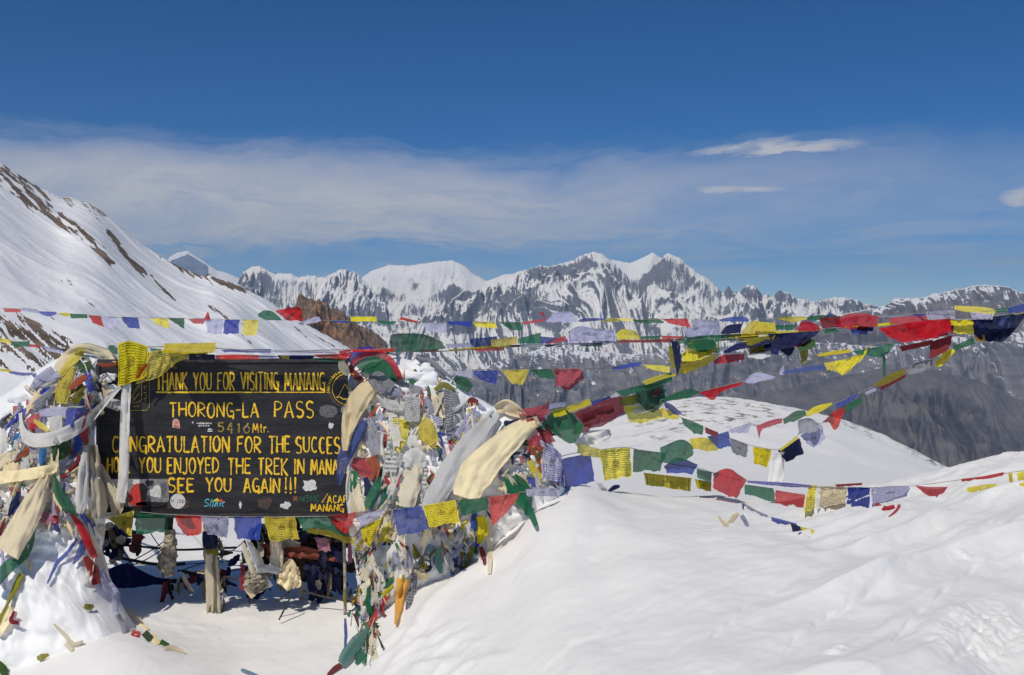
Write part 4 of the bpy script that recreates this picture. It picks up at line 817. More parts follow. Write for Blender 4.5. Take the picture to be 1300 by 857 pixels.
flagstring('thin string of twisted flags rising right from the green bag flag', '838,508,9.2 887,498,9.6 943,484,9.8 993,472,9.8 1050,470,9.8 1106,438,9.8 1137,436,9.8', '''
g 841,506 860,498 875,494 888,497|845,510 870,506 888,499; r 887,498 905,493 943,485|890,500 905,508 915,498 942,488; w 944,484 960,473 985,478|950,487 980,482; w 990,470 995,463|990,477 996,475; b 993,471 1043,463 1055,470|995,475 1040,470 1054,472; y 1060,459 1090,450 1105,437|1062,472 1071,475 1095,456; yP 1046,461 1062,458|1050,470 1064,472; g 1082,446 1110,441 1137,435|1090,450 1120,453 1135,440; g 1120,452 1124,452|1122,478 1125,478; y 1037,450 1060,445 1080,443|1040,453 1060,450 1079,448''')
flagstring('steep string falling left from the big red flags to the snow hill', '1240,430,9.6 1213,444,9.6 1187,462,9.6 1150,472,9.6 1110,490,9.6 1060,512,9.5 1022,524,9.5 960,541,9.4', '''
r 1115,417 1160,409 1206,404|1132,431 1160,434 1208,421; R 1142,440 1185,431|1145,446 1182,438; R 1181,434 1210,425|1180,456 1205,443; g 1210,440 1235,428|1211,446 1239,436; y 1187,460 1200,446 1213,443|1188,466 1197,463 1211,448; eP 1150,470 1165,460 1184,456|1155,476 1170,472 1184,462; O 1110,488 1130,475 1150,468|1112,492 1130,486 1150,474; r 1113,493 1150,475|1118,496 1150,479; w 1098,498 1118,489|1100,501 1118,494;
b 1060,513 1080,503 1090,498|1062,518 1075,513 1088,504; g 1070,518 1085,508 1096,506|1074,523 1083,519 1094,512; r 1044,536 1060,522 1075,516|1055,537 1060,546 1071,527; y 1022,525 1035,516 1056,511|1024,529 1040,524 1056,514; g 994,532 1010,522 1022,521|995,538 1010,534 1024,527; r 960,541 980,533 993,531|964,558 968,545 993,537''')
flagstring('garland hanging in a deep curve in front of the rounded snow hill', '838,510,9.2 865,530,9.2 897,546,9.2 927,556,9.2 956,566,9.2 990,570,9.2 1013,552,9.3 1030,540,9.4 1050,536,9.4', '''
b 842,510 852,513 864,523|845,518 858,526 866,526; y 838,517 862,525|843,531 862,533; g 865,530 880,535 893,541|867,538 880,549 892,552; R 895,542 912,549|896,550 910,555; b 898,554 912,551 925,547|902,561 912,570 928,566; eP 926,556 950,565|930,575 948,581; yP 956,567 980,571|958,588 975,593; f 979,576 997,573|974,612 994,612; n 988,572 1002,564 1015,556|998,588 1020,576; e 1013,533 1028,531 1043,540|1014,552 1038,547; wP 1016,553 1043,538|1024,562 1036,567 1048,556; y 990,570 1012,553|991,573 1014,556; w 925,545 955,536|928,550 950,549''')
flagstring('low string with the large blue, yellow and green flags lying across the snow bank', '668,624,6.7 706,600,6.9 712,580,7.1 762,571,7.4 803,569,7.6 840,586,7.8 884,594,7.9 905,600,8 948,611,8 1035,618,8 1105,619,8.2 1160,617,8.4', '''
b 711,583 750,575|716,619 755,612; yP 760,571 800,568|768,610 802,605; g0 805,570 845,575|803,599 838,598; g 838,568 865,558 880,567|840,588 860,587 880,579; y 875,557 897,556 913,571|880,570 905,573; yO 733,562 762,570|733,576 762,582; b 843,592 860,581 886,590|848,600 880,602; yP 817,600 878,607|820,616 877,624; g 884,595 904,600|885,606 903,615; yP 882,608 903,612|885,620 903,625; r 906,601 925,595 948,609|905,618 922,628 935,634;
b 948,610 1000,613 1030,616|950,613 1000,618 1030,619; g 945,615 982,620|946,627 984,638; r 984,622 1022,628|984,638 1020,643; yP 1026,615 1037,616|1021,650 1033,646; f 1036,616 1044,617|1036,646 1042,643; cP 1041,617 1076,618|1040,642 1073,640; bP 1077,618 1105,619|1075,640 1104,641; wP 1105,620 1130,617 1156,617|1107,639 1130,634 1150,625; R 1060,615 1095,613|1062,618 1094,616''')
flagstring('bottom string of large flags hanging under the sign and over the right heap', '134,655,6.78 170,650,6.76 213,653,6.75 290,656,6.74 374,656,6.72 452,654,6.65 498,647,6.6 537,642,6.55 583,635,6.5 621,630,6.5 668,624,6.5', '''
yP 137,658 170,648|157,674 167,680; g 172,652 213,654|172,677 212,676; r 222,654 256,656|226,668 240,681 256,677; wP 254,656 290,656|264,678 289,683; b 296,656 332,656|300,684 330,686; yP 335,656 374,656|342,687 380,684; g 376,656 425,656|385,673 410,672 448,684; y 388,670 415,673 450,682|390,676 415,681 450,692; r 415,655 434,653 452,650|430,672 441,679; wP 452,658 472,650 491,646|458,668 476,660; yP 458,672 470,664 485,658|460,683 469,695;
b 498,647 535,642|506,681 546,672; yP 537,642 578,635|545,669 584,662; g 583,635 620,631|586,656 620,648; r 621,631 660,626|624,668 643,652; wP 668,621 706,620|669,630 708,630''', off=.21)
flagstring('half-buried cord of rolled flags on the snow bank below the low string', '941,637,7 975,656,6.9 1010,667,6.9 1034,674,6.9', '''
wP 941,637 956,646 975,654|941,641 956,651 974,660; b 979,656 995,660 1012,665|980,663 996,668 1011,672; n 1004,664 1020,670|1006,675 1013,679 1018,676; y 1013,668 1023,670 1034,673|1018,674 1028,680 1032,679; W 1018,676 1030,680|1018,681 1026,683''', drape=True, off=.015)
flagstring('thin cord with red and yellow pieces lying on the crest at the right edge', '1160,617,8.5 1220,609,8.5 1275,601,8.5 1310,596,8.5', '''
r 1162,616 1180,618 1203,618|1168,621 1183,633 1197,627; r 1220,608 1245,605 1275,599|1222,611 1248,608 1273,603; y 1227,619 1250,615 1266,614|1229,625 1250,626 1264,624; y 1280,601 1285,600|1282,615 1286,615; y 1291,600 1305,597|1294,616 1306,619''', drape=True, off=.02)

# ---------------- single flags, scarves and rags on the heaps.  name; category; label; colour; kind; shape; lift
LOOSE = '''
prayer_flag;prayer flag;yellow printed flag draped over the top left corner of the sign, text lines running across;yP;q;150,436 165,433 188,440|150,490 168,486 186,478;.10
prayer_flag;prayer flag;yellow olive flag stretched right from the sign's top left corner;yP;q;186,447 210,444 232,447 272,447|172,489 200,479 230,458 260,450;.08
cloth_strip;rag;orange stain-coloured strip folded between the two yellow flags on the sign corner;x;s;186,462,3 180,470,5 174,480,4;.15
ceremonial_scarf;scarf;pale grey scarf hanging straight down over the left of the sign;f;s;161,487,11 159,520,11.5 158,560,12.5 157,600,13 153,638,12;.06
ceremonial_scarf;scarf;long white scarf looped like a hammock on the left heap;f;q;28,522 31,540 44,550 75,545 112,524 152,488|23,527 27,556 45,568 80,561 115,538 155,492;.10
prayer_flag;prayer flag;deep blue flag lying inside the white scarf loop;b;q;84,520 105,517 125,512|81,546 104,538 122,522;.08
cloth_strip;rag;lavender crumpled cloth above the white scarf loop;w;q;44,522 66,516 86,517|48,530 68,528 84,532;.07
cloth_strip;rag;white folded cloth lump inside the scarf loop;f;q;60,530 78,527|64,549 80,546;.08
cloth_strip;rag;dark red crumpled cloth inside the left end of the scarf loop;r;q;33,532 42,527 51,524|36,546 48,542;.10
cloth_strip;rag;bright yellow rolled pieces in the scarf loop;y;s;43,533,3 52,540,7 62,547,5;.12
prayer_flag;prayer flag;blue triangular flag above the lavender cloth on the left heap;b;q;48,497 60,492 73,490|55,504 58,512 63,506;.06
cloth_strip;rag;yellow strip falling from the top of the left heap;y;s;106,443,8 98,451,13 86,464,10 77,476,8;.09
prayer_flag;prayer flag;yellow printed flag hung lengthwise on the left heap;yP;s;92,465,12 86,480,17 80,496,19 78,512,13;.07
prayer_flag;prayer flag;faded yellow green print beside the upright yellow print on the left heap;OP;s;108,490,10 100,500,14 92,511,12;.05
cloth_strip;rag;brown red rolled strip across the left heap;x;s;110,478,8 100,484,9 88,494,6;.11
cloth_strip;rag;blue knotted strip hanging from white ribbons on the left heap;b;s;110,471,5 113,484,11 117,497,8;.12
ribbon;ribbon;white ribbons tied in a knot near the top of the left heap;W;s;101,454,1.6 108,464,2 112,476,1.6;.14
ceremonial_scarf;scarf;cream scarf over the crest of the left heap;c;s;71,470,8 84,452,11 105,442,13 130,448,14 148,457,8;.05
cloth_strip;rag;green brown cloth under the crest of the left heap;G;q;98,462 115,458|102,474 120,472;.06
cloth_strip;rag;red and white roll at the sign corner on the left heap;x;s;124,462,4 135,464,5 148,462,4;.12
cloth_strip;rag;lilac cloth spread on the outer side of the left heap;w;s;38,498,8 52,482,14 68,468,10;.04
prayer_flag;prayer flag;narrow blue flag at the far left of the scarf loop;b;s;9,543,3 22,530,9 36,517,3;.06
prayer_flag;prayer flag;bright red pennant hanging under the scarf loop;r;q;98,549 105,544 112,538|106,560 112,565;.09
cloth_strip;rag;blue strip hanging beside the red pennant;b;s;96,549,8 99,565,9 95,576,4;.07
prayer_flag;prayer flag;green printed flag hanging below the white loop;GP;q;66,560 80,556 92,552|67,586 76,585 88,578;.07
cloth_strip;rag;maroon looped strip under the green printed flag;R;s;101,577,3 98,588,7 87,598,4;.08
cloth_strip;rag;bright blue rolled cloth under the left end of the loop;q;s;55,569,9 54,580,9 53,592,5;.08
cloth_strip;rag;teal scrap left of the scarf loop;q;q;14,555 26,548|18,560 24,556;.06
cloth_strip;rag;rust red strip left of the bright blue roll;x;s;41,565,8 30,576,6 18,587,3;.06
ceremonial_scarf;scarf;cream scarf lying along the left edge above the long one;c;s;-6,590,16 10,580,14 25,571,6;.05
ceremonial_scarf;scarf;cream scarf running out to the left edge;c;q;-12,599 20,597 45,593 73,588|-12,617 20,611 50,606 72,600;.10
ceremonial_scarf;scarf;long cream scarf hanging down the left heap in a wide fold;c;s;60,602,10 46,634,26 28,668,32 8,702,36;.08
prayer_flag;prayer flag;long green pennant right of the hanging cream scarf;g;s;68,602,3 73,622,12 84,640,14 99,655,4;.09
prayer_flag;prayer flag;red streamer sloping down to the right at the heap edge;r;s;90,652,4 102,668,9 112,690,10 121,708,8;.08
cloth_strip;rag;navy strip beside the top of the red streamer;b;s;100,648,4 112,664,8 120,682,4;.06
cloth_strip;rag;navy strip between the cream scarves at the left edge;n;s;24,624,3 18,640,10 11,655,4;.07
prayer_flag;prayer flag;green cloth behind the hanging cream scarf;g;s;43,664,5 38,684,11 30,704,13 8,722,16 -8,745,10;.03
cloth_strip;rag;pink and red shreds on the white of the left heap;p;q;44,655 58,650 76,658|46,662 60,665 74,668;.06
cloth_strip;rag;red shred standing upright below the green pennant;r;s;70,640,2 71,654,7 72,664,3;.08
cloth_strip;rag;grey violet shred on the left heap snow;v;s;68,664,3 73,672,7 76,679,3;.05
ceremonial_scarf;scarf;tan scarf hanging beside the left edge of the sign;k;s;119,565,9 123,600,16 127,635,22 124,658,16;.06
ceremonial_scarf;scarf;pale tan folds overlapping the lower left corner of the sign;k;s;128,590,5 138,615,12 148,640,18 146,656,10;.10
ceremonial_scarf;scarf;white scarf hanging in pleats left of the tan scarf;f;s;108,565,8 106,600,14 103,635,16 100,652,8;.06
rag_knot;rag;knotted tan cloth below the sign's lower left corner;k;s;128,668,8 137,678,15 142,690,12;.08
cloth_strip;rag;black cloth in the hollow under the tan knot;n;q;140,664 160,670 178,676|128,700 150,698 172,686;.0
cloth_strip;rag;long dark blue streak of cloth on the snow of the left heap;b;s;98,684,3 85,702,5 72,716,5 60,741,2;.03
cloth_strip;rag;shorter blue cloth strip right of the long blue streak;b;s;106,685,5 103,699,10 93,716,3;.04
prayer_flag;prayer flag;dark red flag hanging at the right edge of the left heap;R;s;108,706,6 118,724,14 123,742,10;.06
cloth_strip;rag;tan strip running down beside the red streamer;k;s;112,664,3 121,690,6 134,726,4;.09
prayer_flag;prayer flag;lilac gauze trailing down the right side of the left heap;w;s;127,722,9 135,742,14 147,756,12 147,778,7;.05
cloth_strip;rag;grey printed twist at the end of the lilac gauze;e;s;149,780,7 155,792,7 158,804,5;.05
rope;rope;cream twisted cloth rope sloping down to the right on the snow;c;s;160,771,5 172,784,8 188,800,5;.04
cloth_strip;rag;small red crumple on the cloth rope at the heap foot;r;s;167,803,8 178,806,8;.05
cloth_strip;rag;green crumple next to the small red one;G;s;183,803,10 192,812,9;.05
cloth_strip;rag;cream roll at the foot of the left heap;c;s;192,804,8 200,818,8;.04
cloth_strip;rag;second green crumple further down the slope;G;s;204,814,6 214,820,7;.04
cloth_strip;rag;last pale yellow twist pointing right on the snow;c;s;208,824,5 220,822,6 236,829,2;.03
cloth_strip;rag;olive yellow twist at the left edge low on the heap;O;s;27,728,6 20,745,8 9,768,4 -4,792,6;.04
ceremonial_scarf;scarf;pale cream scarf end at the left edge low on the heap;c;s;14,770,6 8,785,12 -4,806,10;.03
cloth_strip;rag;tiny dark red rag on the snow near the left edge;R;s;18,776,3 14,788,6 24,791,5;.04
twig;twig;pale dry twig half buried on the left heap;k;s;68,792,2 84,808,6 92,818,6 106,814,4;.03
cloth_strip;rag;small tan rag below the dry twig;k;s;84,816,8 92,826,7;.03
cloth_strip;rag;olive scrap in the middle of the left heap snow;O;s;107,769,5 113,771,8 119,769,4;.03
cloth_strip;rag;olive scrap low on the left heap snow;O;s;47,836,5 54,834,8 62,831,3;.03
cloth_strip;rag;dark green cloth in the bottom left corner;G;s;-4,842,10 4,850,12 8,860,8;.03
cloth_strip;rag;blue grey shred at the bottom edge in front of the sign;s;s;306,850,4 314,853,5 328,858,3;.02
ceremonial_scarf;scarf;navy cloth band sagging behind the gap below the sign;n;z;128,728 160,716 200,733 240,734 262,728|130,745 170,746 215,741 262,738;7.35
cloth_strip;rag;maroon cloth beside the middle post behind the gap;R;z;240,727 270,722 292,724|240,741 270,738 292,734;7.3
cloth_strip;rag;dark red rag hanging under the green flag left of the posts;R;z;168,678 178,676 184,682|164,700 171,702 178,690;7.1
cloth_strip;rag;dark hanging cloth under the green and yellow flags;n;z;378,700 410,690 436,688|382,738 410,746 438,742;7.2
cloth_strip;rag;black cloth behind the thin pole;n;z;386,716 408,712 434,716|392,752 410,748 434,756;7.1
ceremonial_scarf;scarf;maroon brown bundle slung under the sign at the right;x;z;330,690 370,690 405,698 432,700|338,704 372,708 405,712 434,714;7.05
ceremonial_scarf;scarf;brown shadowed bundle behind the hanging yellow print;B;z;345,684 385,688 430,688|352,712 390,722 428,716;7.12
cloth_strip;rag;pale peach scrap hanging at the right under the sign;p;z;400,682 418,684|404,700 420,700;7.0
cloth_strip;rag;salmon strip next to the thin pole;p;z;441,692 446,690|442,716 448,712;6.8
cloth_strip;rag;teal scrap seen through the gap under the sign;q;z;408,684 418,682|408,699 416,700;7.15
cloth_strip;rag;red strip hanging at the left of the tan rag bundle;r;z;305,714 309,712|304,748 316,754;6.98
prayer_flag;prayer flag;dark green flag end behind the middle post;G;z;306,702 316,698|308,716 320,712;7.0
ceremonial_scarf;scarf;violet blue roll on top of the right heap;v;s;444,461,8 452,450,12 466,446,13 478,447,9;.10
cloth_strip;rag;wide green roll edged in red on top of the right heap;g0;q;452,466 464,455 480,453 497,462 506,474|462,474 478,478 490,484 502,487;.10
cloth_strip;rag;red border band arching over the green roll;r;s;442,470,6 455,456,8 472,449,8 488,452,8 500,463,8 509,482,6;.12
cloth_strip;rag;dark red folds under the violet roll;R;s;443,464,7 450,475,9 461,484,7;.10
prayer_flag;prayer flag;grey printed roll below the green roll;eP;q;469,476 482,472 503,487|466,484 482,498 494,498;.15
prayer_flag;prayer flag;lilac printed crumple right of the grey roll;wP;q;486,498 498,489 506,492|493,504 511,502;.10
cloth_strip;rag;cream round fold at the sign's top right corner;c;s;433,458,7 436,467,12 442,475,7;.10
ceremonial_scarf;scarf;broad cream scarf falling over the right edge of the sign;c;s;473,488,20 459,503,26 447,524,23 441,548,16 438,572,6;.10
prayer_flag;prayer flag;long blue flag hanging below the broad cream scarf;b;s;464,534,6 453,553,16 440,574,18 433,596,11 431,616,4;.08
ceremonial_scarf;scarf;pinkish cream scarf end beside the paper note;f;s;480,500,7 492,513,13 513,518,16;.07
paper_note;note;white paper note with rows of black writing on the right heap;WP;q;513,503 534,505|513,534 532,537;.14
prayer_flag;prayer flag;pale yellow worn flag below the paper note;yP;q;494,532 508,531 520,534|496,560 505,573 516,562;.06
cloth_strip;rag;dark olive patch under the corner of the paper note;O;q;512,536 520,536|512,543 520,544;.08
cloth_strip;rag;bright yellow crumpled cloth below and right of the note;y;q;531,540 540,530 551,537|530,556 545,565 557,560;.10
prayer_flag;prayer flag;grey flag covered in fine print hanging on the snowy shoulder;eP;q;553,498 566,494 582,502|560,530 568,547 592,530;.06
cloth_strip;rag;olive strip over the top of the grey printed flag;O;s;552,495,5 564,489,8 577,495,4;.08
prayer_flag;prayer flag;dark green roll on the upper right edge of the right heap;g0;s;577,479,7 587,486,15 598,494,11;.06
prayer_flag;prayer flag;dark red flag just below the dark green roll;R;q;592,509 600,504 607,508|600,522 606,516;.06
cloth_strip;rag;grey brown cloth over the crest behind the right heap;e;s;528,452,6 545,462,14 566,478,10;.02
cloth_strip;rag;small yellow fold beside the dark red flag;y;s;594,520,5 601,524,4;.06
prayer_flag;prayer flag;olive yellow lump on the snow left of the large cream scarf;O;q;596,550 605,543 613,549|597,558 607,564 618,557;.06
ceremonial_scarf;scarf;folded cream scarf on the shoulder above the large cream scarf;c;s;630,521,12 641,516,18 655,522,16 668,530,5;.08
ceremonial_scarf;scarf;very large cream scarf sweeping down across the right heap;c;s;684,534,12 664,544,24 640,564,34 614,590,42 598,612,40 591,632,34;.075
plastic_sheet;plastic sheet;translucent white plastic film left of the large cream scarf;W;s;630,524,14 603,560,30 572,600,32 548,638,22 536,654,10;.05
ribbon;ribbon;blue ribbon hanging on the snow left of the plastic film;b;s;556,548,2.4 561,562,3.4 559,578,3.6 557,586,2;.05
ribbon;ribbon;short blue thread lying crosswise above the hanging ribbon;b;s;557,551,2 573,552,2;.05
cloth_strip;rag;navy piece under the folded cream scarf;n;s;640,536,5 648,538,8 658,533,4;.07
cloth_strip;rag;dark blue edge strip beside the large cream scarf;n;s;645,578,3 660,575,4 672,580,2;.06
cloth_strip;rag;dark red cloth under the green diamond flag;r;q;668,562 682,550 695,545|672,567 690,567 706,560;.06
prayer_flag;prayer flag;rust and yellow stained flag between snow lumps at the heap's right;x;q;668,566 688,567|676,602 688,605;.06
cloth_strip;rag;yellow lower edge of the rust stained flag;y;s;672,585,8 680,600,10 688,607,6;.07
prayer_flag;prayer flag;lilac printed flag left of the large blue flag;wP;q;686,558 700,566 714,578|688,608 712,612;.07
cloth_strip;rag;navy corner below the rust stained flag;b;q;668,605 680,608|672,617 686,619;.05
prayer_flag;prayer flag;green flag with torn ends under the large cream scarf;g0;s;641,600,6 648,615,12 661,634,14 673,650,10 681,668,4;.06
prayer_flag;prayer flag;second torn green flag right of the first;g0;s;652,604,8 664,618,15 670,640,12 668,654,5;.05
cloth_strip;rag;tan twisted strip over the torn green flags;k;s;640,601,4 651,612,7 657,627,5;.09
cloth_strip;rag;cream patch beside the tan twisted strip;c;q;652,600 668,602|656,612 668,611;.05
cloth_strip;rag;crumpled red cloth at the sign's lower right;r;s;447,586,12 461,594,20 474,600,16;.08
cloth_strip;rag;rust red cloth right of the crumpled red cloth;x;s;470,580,12 476,594,14 474,608,8;.09
cloth_strip;rag;green strip hanging from the crumpled red cloth;g0;s;450,598,8 449,612,10 446,624,5;.09
ceremonial_scarf;scarf;frayed tan scarf covering the sign's lower right corner;k;s;448,602,9 451,626,15 455,650,19;.07
cloth_strip;rag;black strip between the red and green rags;n;s;464,606,6 467,620,9 464,630,5;.07
prayer_flag;prayer flag;green flag hanging below the rust red cloth;g0;s;482,606,4 476,624,14 466,644,12;.08
prayer_flag;prayer flag;lighter green flag end near the bottom string;g;s;488,622,5 486,636,10 480,648,5;.06
cloth_strip;rag;grey netting hanging beside the pale yellow flag;e;s;469,534,8 473,556,17 479,577,17;.05
ceremonial_scarf;scarf;frayed pale cream scarf in the middle of the right heap;k;s;528,588,18 522,612,26 516,644,20;.05
cloth_strip;rag;white crumpled cloth above the frayed pale scarf;f;q;514,574 528,568 540,576|514,592 530,598 542,590;.07
cloth_strip;rag;small bright blue triangle in the snow;q;q;488,622 494,624|488,627 494,632;.06
ceremonial_scarf;scarf;large white cloth bulging under the blue and yellow flags;f;q;480,682 500,672 548,668|484,736 505,744 546,694;.04
prayer_flag;prayer flag;small yellow printed flag left of the large blue flag of the bottom string;yP;q;484,672 496,660|488,688 498,676;.08
cloth_strip;rag;tan cloth hanging below the small yellow print;k;s;473,698,6 468,715,13 461,738,10;.05
prayer_flag;prayer flag;green flag low on the left edge of the right heap;g;q;500,731 486,738 475,744|500,738 488,754 474,762;.06
prayer_flag;prayer flag;golden orange flag hanging low on the right heap;o;s;512,735,18 509,752,14 505,775,8 502,793,3;.06
cloth_strip;rag;red strip pointing down to the thin pole;r;s;491,757,6 481,774,9 468,797,5;.05
prayer_flag;prayer flag;grey green flag draped down to the snow right of the pole;t;s;470,797,8 456,812,16 441,830,16 432,842,8;.04
prayer_flag;prayer flag;dark green flag tip behind the grey green flag;g0;s;465,812,8 459,832,12 452,843,6;.02
cloth_strip;rag;dark red rag end on the snow at the bottom;R;s;433,844,7 424,850,7 416,857,3;.03
cloth_strip;rag;tan stringy rag right of the grey green flag;k;s;476,798,5 472,820,10 476,838,8;.03
prayer_flag;prayer flag;steel blue flag hanging right of the large white cloth;s;s;548,692,7 541,706,15 531,718,12;.05
cloth_strip;rag;teal strip between steel blue and navy strips;t;s;555,696,10 556,712,11 560,728,5;.04
cloth_strip;rag;navy strip hanging among the low shreds;b;s;575,690,9 577,712,9 573,732,4;.05
cloth_strip;rag;dark navy fold behind the steel blue flag;n;s;549,708,8 545,720,8 540,726,4;.03
cloth_strip;rag;first olive yellow strip from the left in the low shreds;O;s;587,664,6 587,690,7 584,722,4;.05
prayer_flag;prayer flag;broad yellow strip under the dark green flag of the bottom string;y;s;610,656,12 612,674,15 607,690,6;.05
cloth_strip;rag;slanting olive strip in the low shreds;O;s;601,690,5 596,706,6 590,722,3;.04
ceremonial_scarf;scarf;long tan scarf end hanging lowest at the heap's right;k;s;620,656,9 622,700,7 621,728,4;.05
cloth_strip;rag;small dark red strip beside the long tan end;R;s;610,694,5 614,706,7 615,716,3;.05
cloth_strip;rag;red crumple under the large yellow flag;R;s;556,668,5 563,672,8 569,680,5;.05
cloth_strip;rag;dirty grey strip between the navy and tan strips;K;s;564,684,8 566,702,10 569,722,5;.03
cloth_strip;rag;pale lilac scrap at the foot of the shreds;w;s;525,728,7 526,737,8 524,745,4;.03
cloth_strip;rag;green shred below the red flag of the bottom string;G;s;592,692,3 590,700,6 586,706,3;.04
cloth_strip;rag;orange scrap at the foot of the right heap's shreds;c;s;534,722,5 536,730,6 534,737,3;.02
cloth_strip;rag;cream stained strip low on the left edge of the right heap;k;s;470,735,8 462,752,12 456,768,8;.05
cloth_strip;rag;small red and white knot on the heap's lower left edge;r;s;452,760,5 460,766,7 468,764,5;.05
cloth_strip;rag;yellow scrap with a dark edge under the bottom string's white flag;y;q;460,672 476,662|466,690 472,684;.10
cloth_strip;rag;orange twisted scrap half buried on the bank;c;s;912,656,3 922,667,5 932,656,6 938,651,3;.02
cloth_strip;rag;small white printed scrap near the orange twist;wP;s;941,654,5 946,662,6 950,669,3;.02
cloth_strip;rag;red shreds in the snow under the low string's right end;r;s;1112,640,6 1122,646,8 1136,643,5;.02
cloth_strip;rag;smallest red shred right of the other shreds;r;s;1142,640,4 1138,648,3 1128,656,2;.02
cloth_strip;rag;small blue scrap at the bank beside the large blue flag;n;s;772,624,3 780,619,6 787,617,3;.03
cloth_strip;rag;white and green narrow strip left of the blue scrap;f;s;757,610,4 764,618,6 774,628,3;.03
cloth_strip;rag;frayed white and red cloth under the big red flag;f;z;728,560 745,551 768,546|736,571 756,565 776,555;7.5
'''
gname = {'prayer flag': 'single prayer flags on the heaps', 'scarf': 'scarves on the heaps', 'rag': 'rags and scraps on the heaps', 'ribbon': 'ribbons on the heaps'}
for k, ln in enumerate(l for l in LOOSE.strip().split('\n') if l.strip()):
    nm, ca, la, co_, ki, sh, li = [q.strip() for q in ln.split(';')]
    if ki == 's': o = strip(nm, parse(sh), co_, None, float(li)*.75+.01, .012, 500+k)
    elif ki == 'q':
        a, b_ = sh.split('|'); o = sheet(nm, parse(a), parse(b_), co_, None, float(li)*.75+.01, .014, 500+k)
    else:
        a, b_ = sh.split('|'); o = sheet(nm, parse(a), parse(b_), co_, float(li), .01, .03, 500+k, front=False)
    tag(o, la, ca, gname.get(ca))

# ---------------- tangles of small scraps and lumps of snow that nobody could count
def in_poly(x, y, poly):
    c_ = False; j = len(poly)-1
    for i in range(len(poly)):
        xi, yi = poly[i]; xj, yj = poly[j]
        if (yi > y) != (yj > y) and x < (xj-xi)*(y-yi)/(yj-yi)+xi: c_ = not c_
        j = i
    return c_
def scraps(name, label, poly, n, seed, cols, smin=3, smax=11, vert=.75, wk=1.):
    R_ = random.Random(seed); vs, fs, uvs, mi = [], [], [], []; mats = [cloth_mat(c_) for c_ in cols]
    xs = [p_[0] for p_ in poly]; ys = [p_[1] for p_ in poly]; k = 0; tries = 0
    while k < n and tries < n*8:
        tries += 1; x = R_.uniform(min(xs), max(xs)); y = R_.uniform(min(ys), max(ys))
        if not in_poly(x, y, poly): continue
        L = R_.uniform(smin, smax)*(1 if R_.random() < .8 else 1.7); w = R_.uniform(1.2, 4.2); a = R_.gauss(math.pi/2, .5) if R_.random() < vert else R_.uniform(0, 6.28); k += 1
        cl_ = R_.randrange(len(cols)); bend = R_.uniform(-.7, .7); m_ = 7 if L < 12 else 11; lift = R_.uniform(.006, .05); base = len(vs); ok = True; tmp = []
        px_, py_ = x, y; w *= wk; nc = 3 if w < 3.5 else 6; hl = None; pl = [R_.uniform(-1, 1)*.010*min(1.6, w/4) for _ in range(nc)]; w1 = R_.uniform(.8, 1.7); w0 = R_.uniform(.35, .8)
        for i in range(m_):
            f_ = i/(m_-1); wi = w*(w0+(w1-w0)*f_**.8)*R_.uniform(.86, 1.14); nx_, ny_ = -math.sin(a), math.cos(a)
            h = hit(px_, py_)
            if h is None or h > 7.6: ok = False; break
            hl = h if hl is None else min(h, hl*.6+h*.4+.01)
            for c_ in range(nc):
                sg = -1+2*c_/(nc-1); fr_ = R_.uniform(-1, 1)*.12*L if i == m_-1 else 0
                tmp.append(P(px_+nx_*wi*.5*sg+math.cos(a)*fr_, py_+ny_*wi*.5*sg+math.sin(a)*fr_, hl-lift-f_*.012-pl[c_]*(.5+f_)-(.010*(1-sg*sg))))
            px_ += math.cos(a)*L/m_; py_ += math.sin(a)*L/m_; a += bend/m_
        if not ok: continue
        vs += [tuple(v_) for v_ in tmp]
        for i in range(m_-1):
            for sg in range(nc-1): q = base+nc*i+sg; fs.append((q, q+1, q+nc+1, q+nc)); mi.append(cl_); uvs.append([(sg/(nc-1), 1-i/m_), ((sg+1)/(nc-1), 1-i/m_), ((sg+1)/(nc-1), 1-(i+1)/m_), (sg/(nc-1), 1-(i+1)/m_)])
    me = bpy.data.meshes.new(name); me.from_pydata(vs, [], fs); me.update()
    for m_ in mats: me.materials.append(m_)
    me.polygons.foreach_set('material_index', mi); me.polygons.foreach_set('use_smooth', [True]*len(fs))
    uvl = me.uv_layers.new(name='UVMap'); uvl.data.foreach_set('uv', np.array(uvs, np.float32).reshape(-1)); o = bpy.data.objects.new(name, me); COL.objects.link(o); recenter(o)
    return tag(o, label, 'cloth scraps', kind='stuff')
def lumps(name, label, spots, seed):
    R_ = random.Random(seed); bm = bmesh.new()
    for x, y, r_ in spots:
        h = hit(x, y)
        if h is None: continue
        c_ = P(x, y, h-.01); rr = r_/F*h; ret = bmesh.ops.create_icosphere(bm, subdivisions=3, radius=1); sx, sy, sz = R_.uniform(.9, 1.8), R_.uniform(.25, .45), R_.uniform(.55, 1.0); rr *= .8; ph = R_.uniform(0, 99)
        vs = ret['verts']; co = np.array([v.co[:] for v in vs]); nn = 1+.55*fbm(co[:, 0]*1.1+ph, co[:, 2]*1.3+co[:, 1]*.8, 4, 5)+.2*np.maximum(co[:, 2], 0)
        for v, q, f_ in zip(vs, co, nn): v.co = Vector((c_.x+q[0]*rr*sx*f_, c_.y+q[1]*rr*sy*f_+.01, c_.z+q[2]*rr*sz*f_))
    for f_ in bm.faces: f_.smooth = True
    me = bpy.data.meshes.new(name); bm.to_mesh(me); bm.free(); me.materials.append(M_HEAP); o = bpy.data.objects.new(name, me); COL.objects.link(o); recenter(o)
    return tag(o, label, 'snow lumps', kind='stuff')
RHP = [(446, 470), (500, 455), (560, 480), (640, 525), (690, 540), (706, 600), (660, 640), (625, 680), (600, 725), (540, 735), (500, 780), (455, 770), (446, 640), (442, 560)]
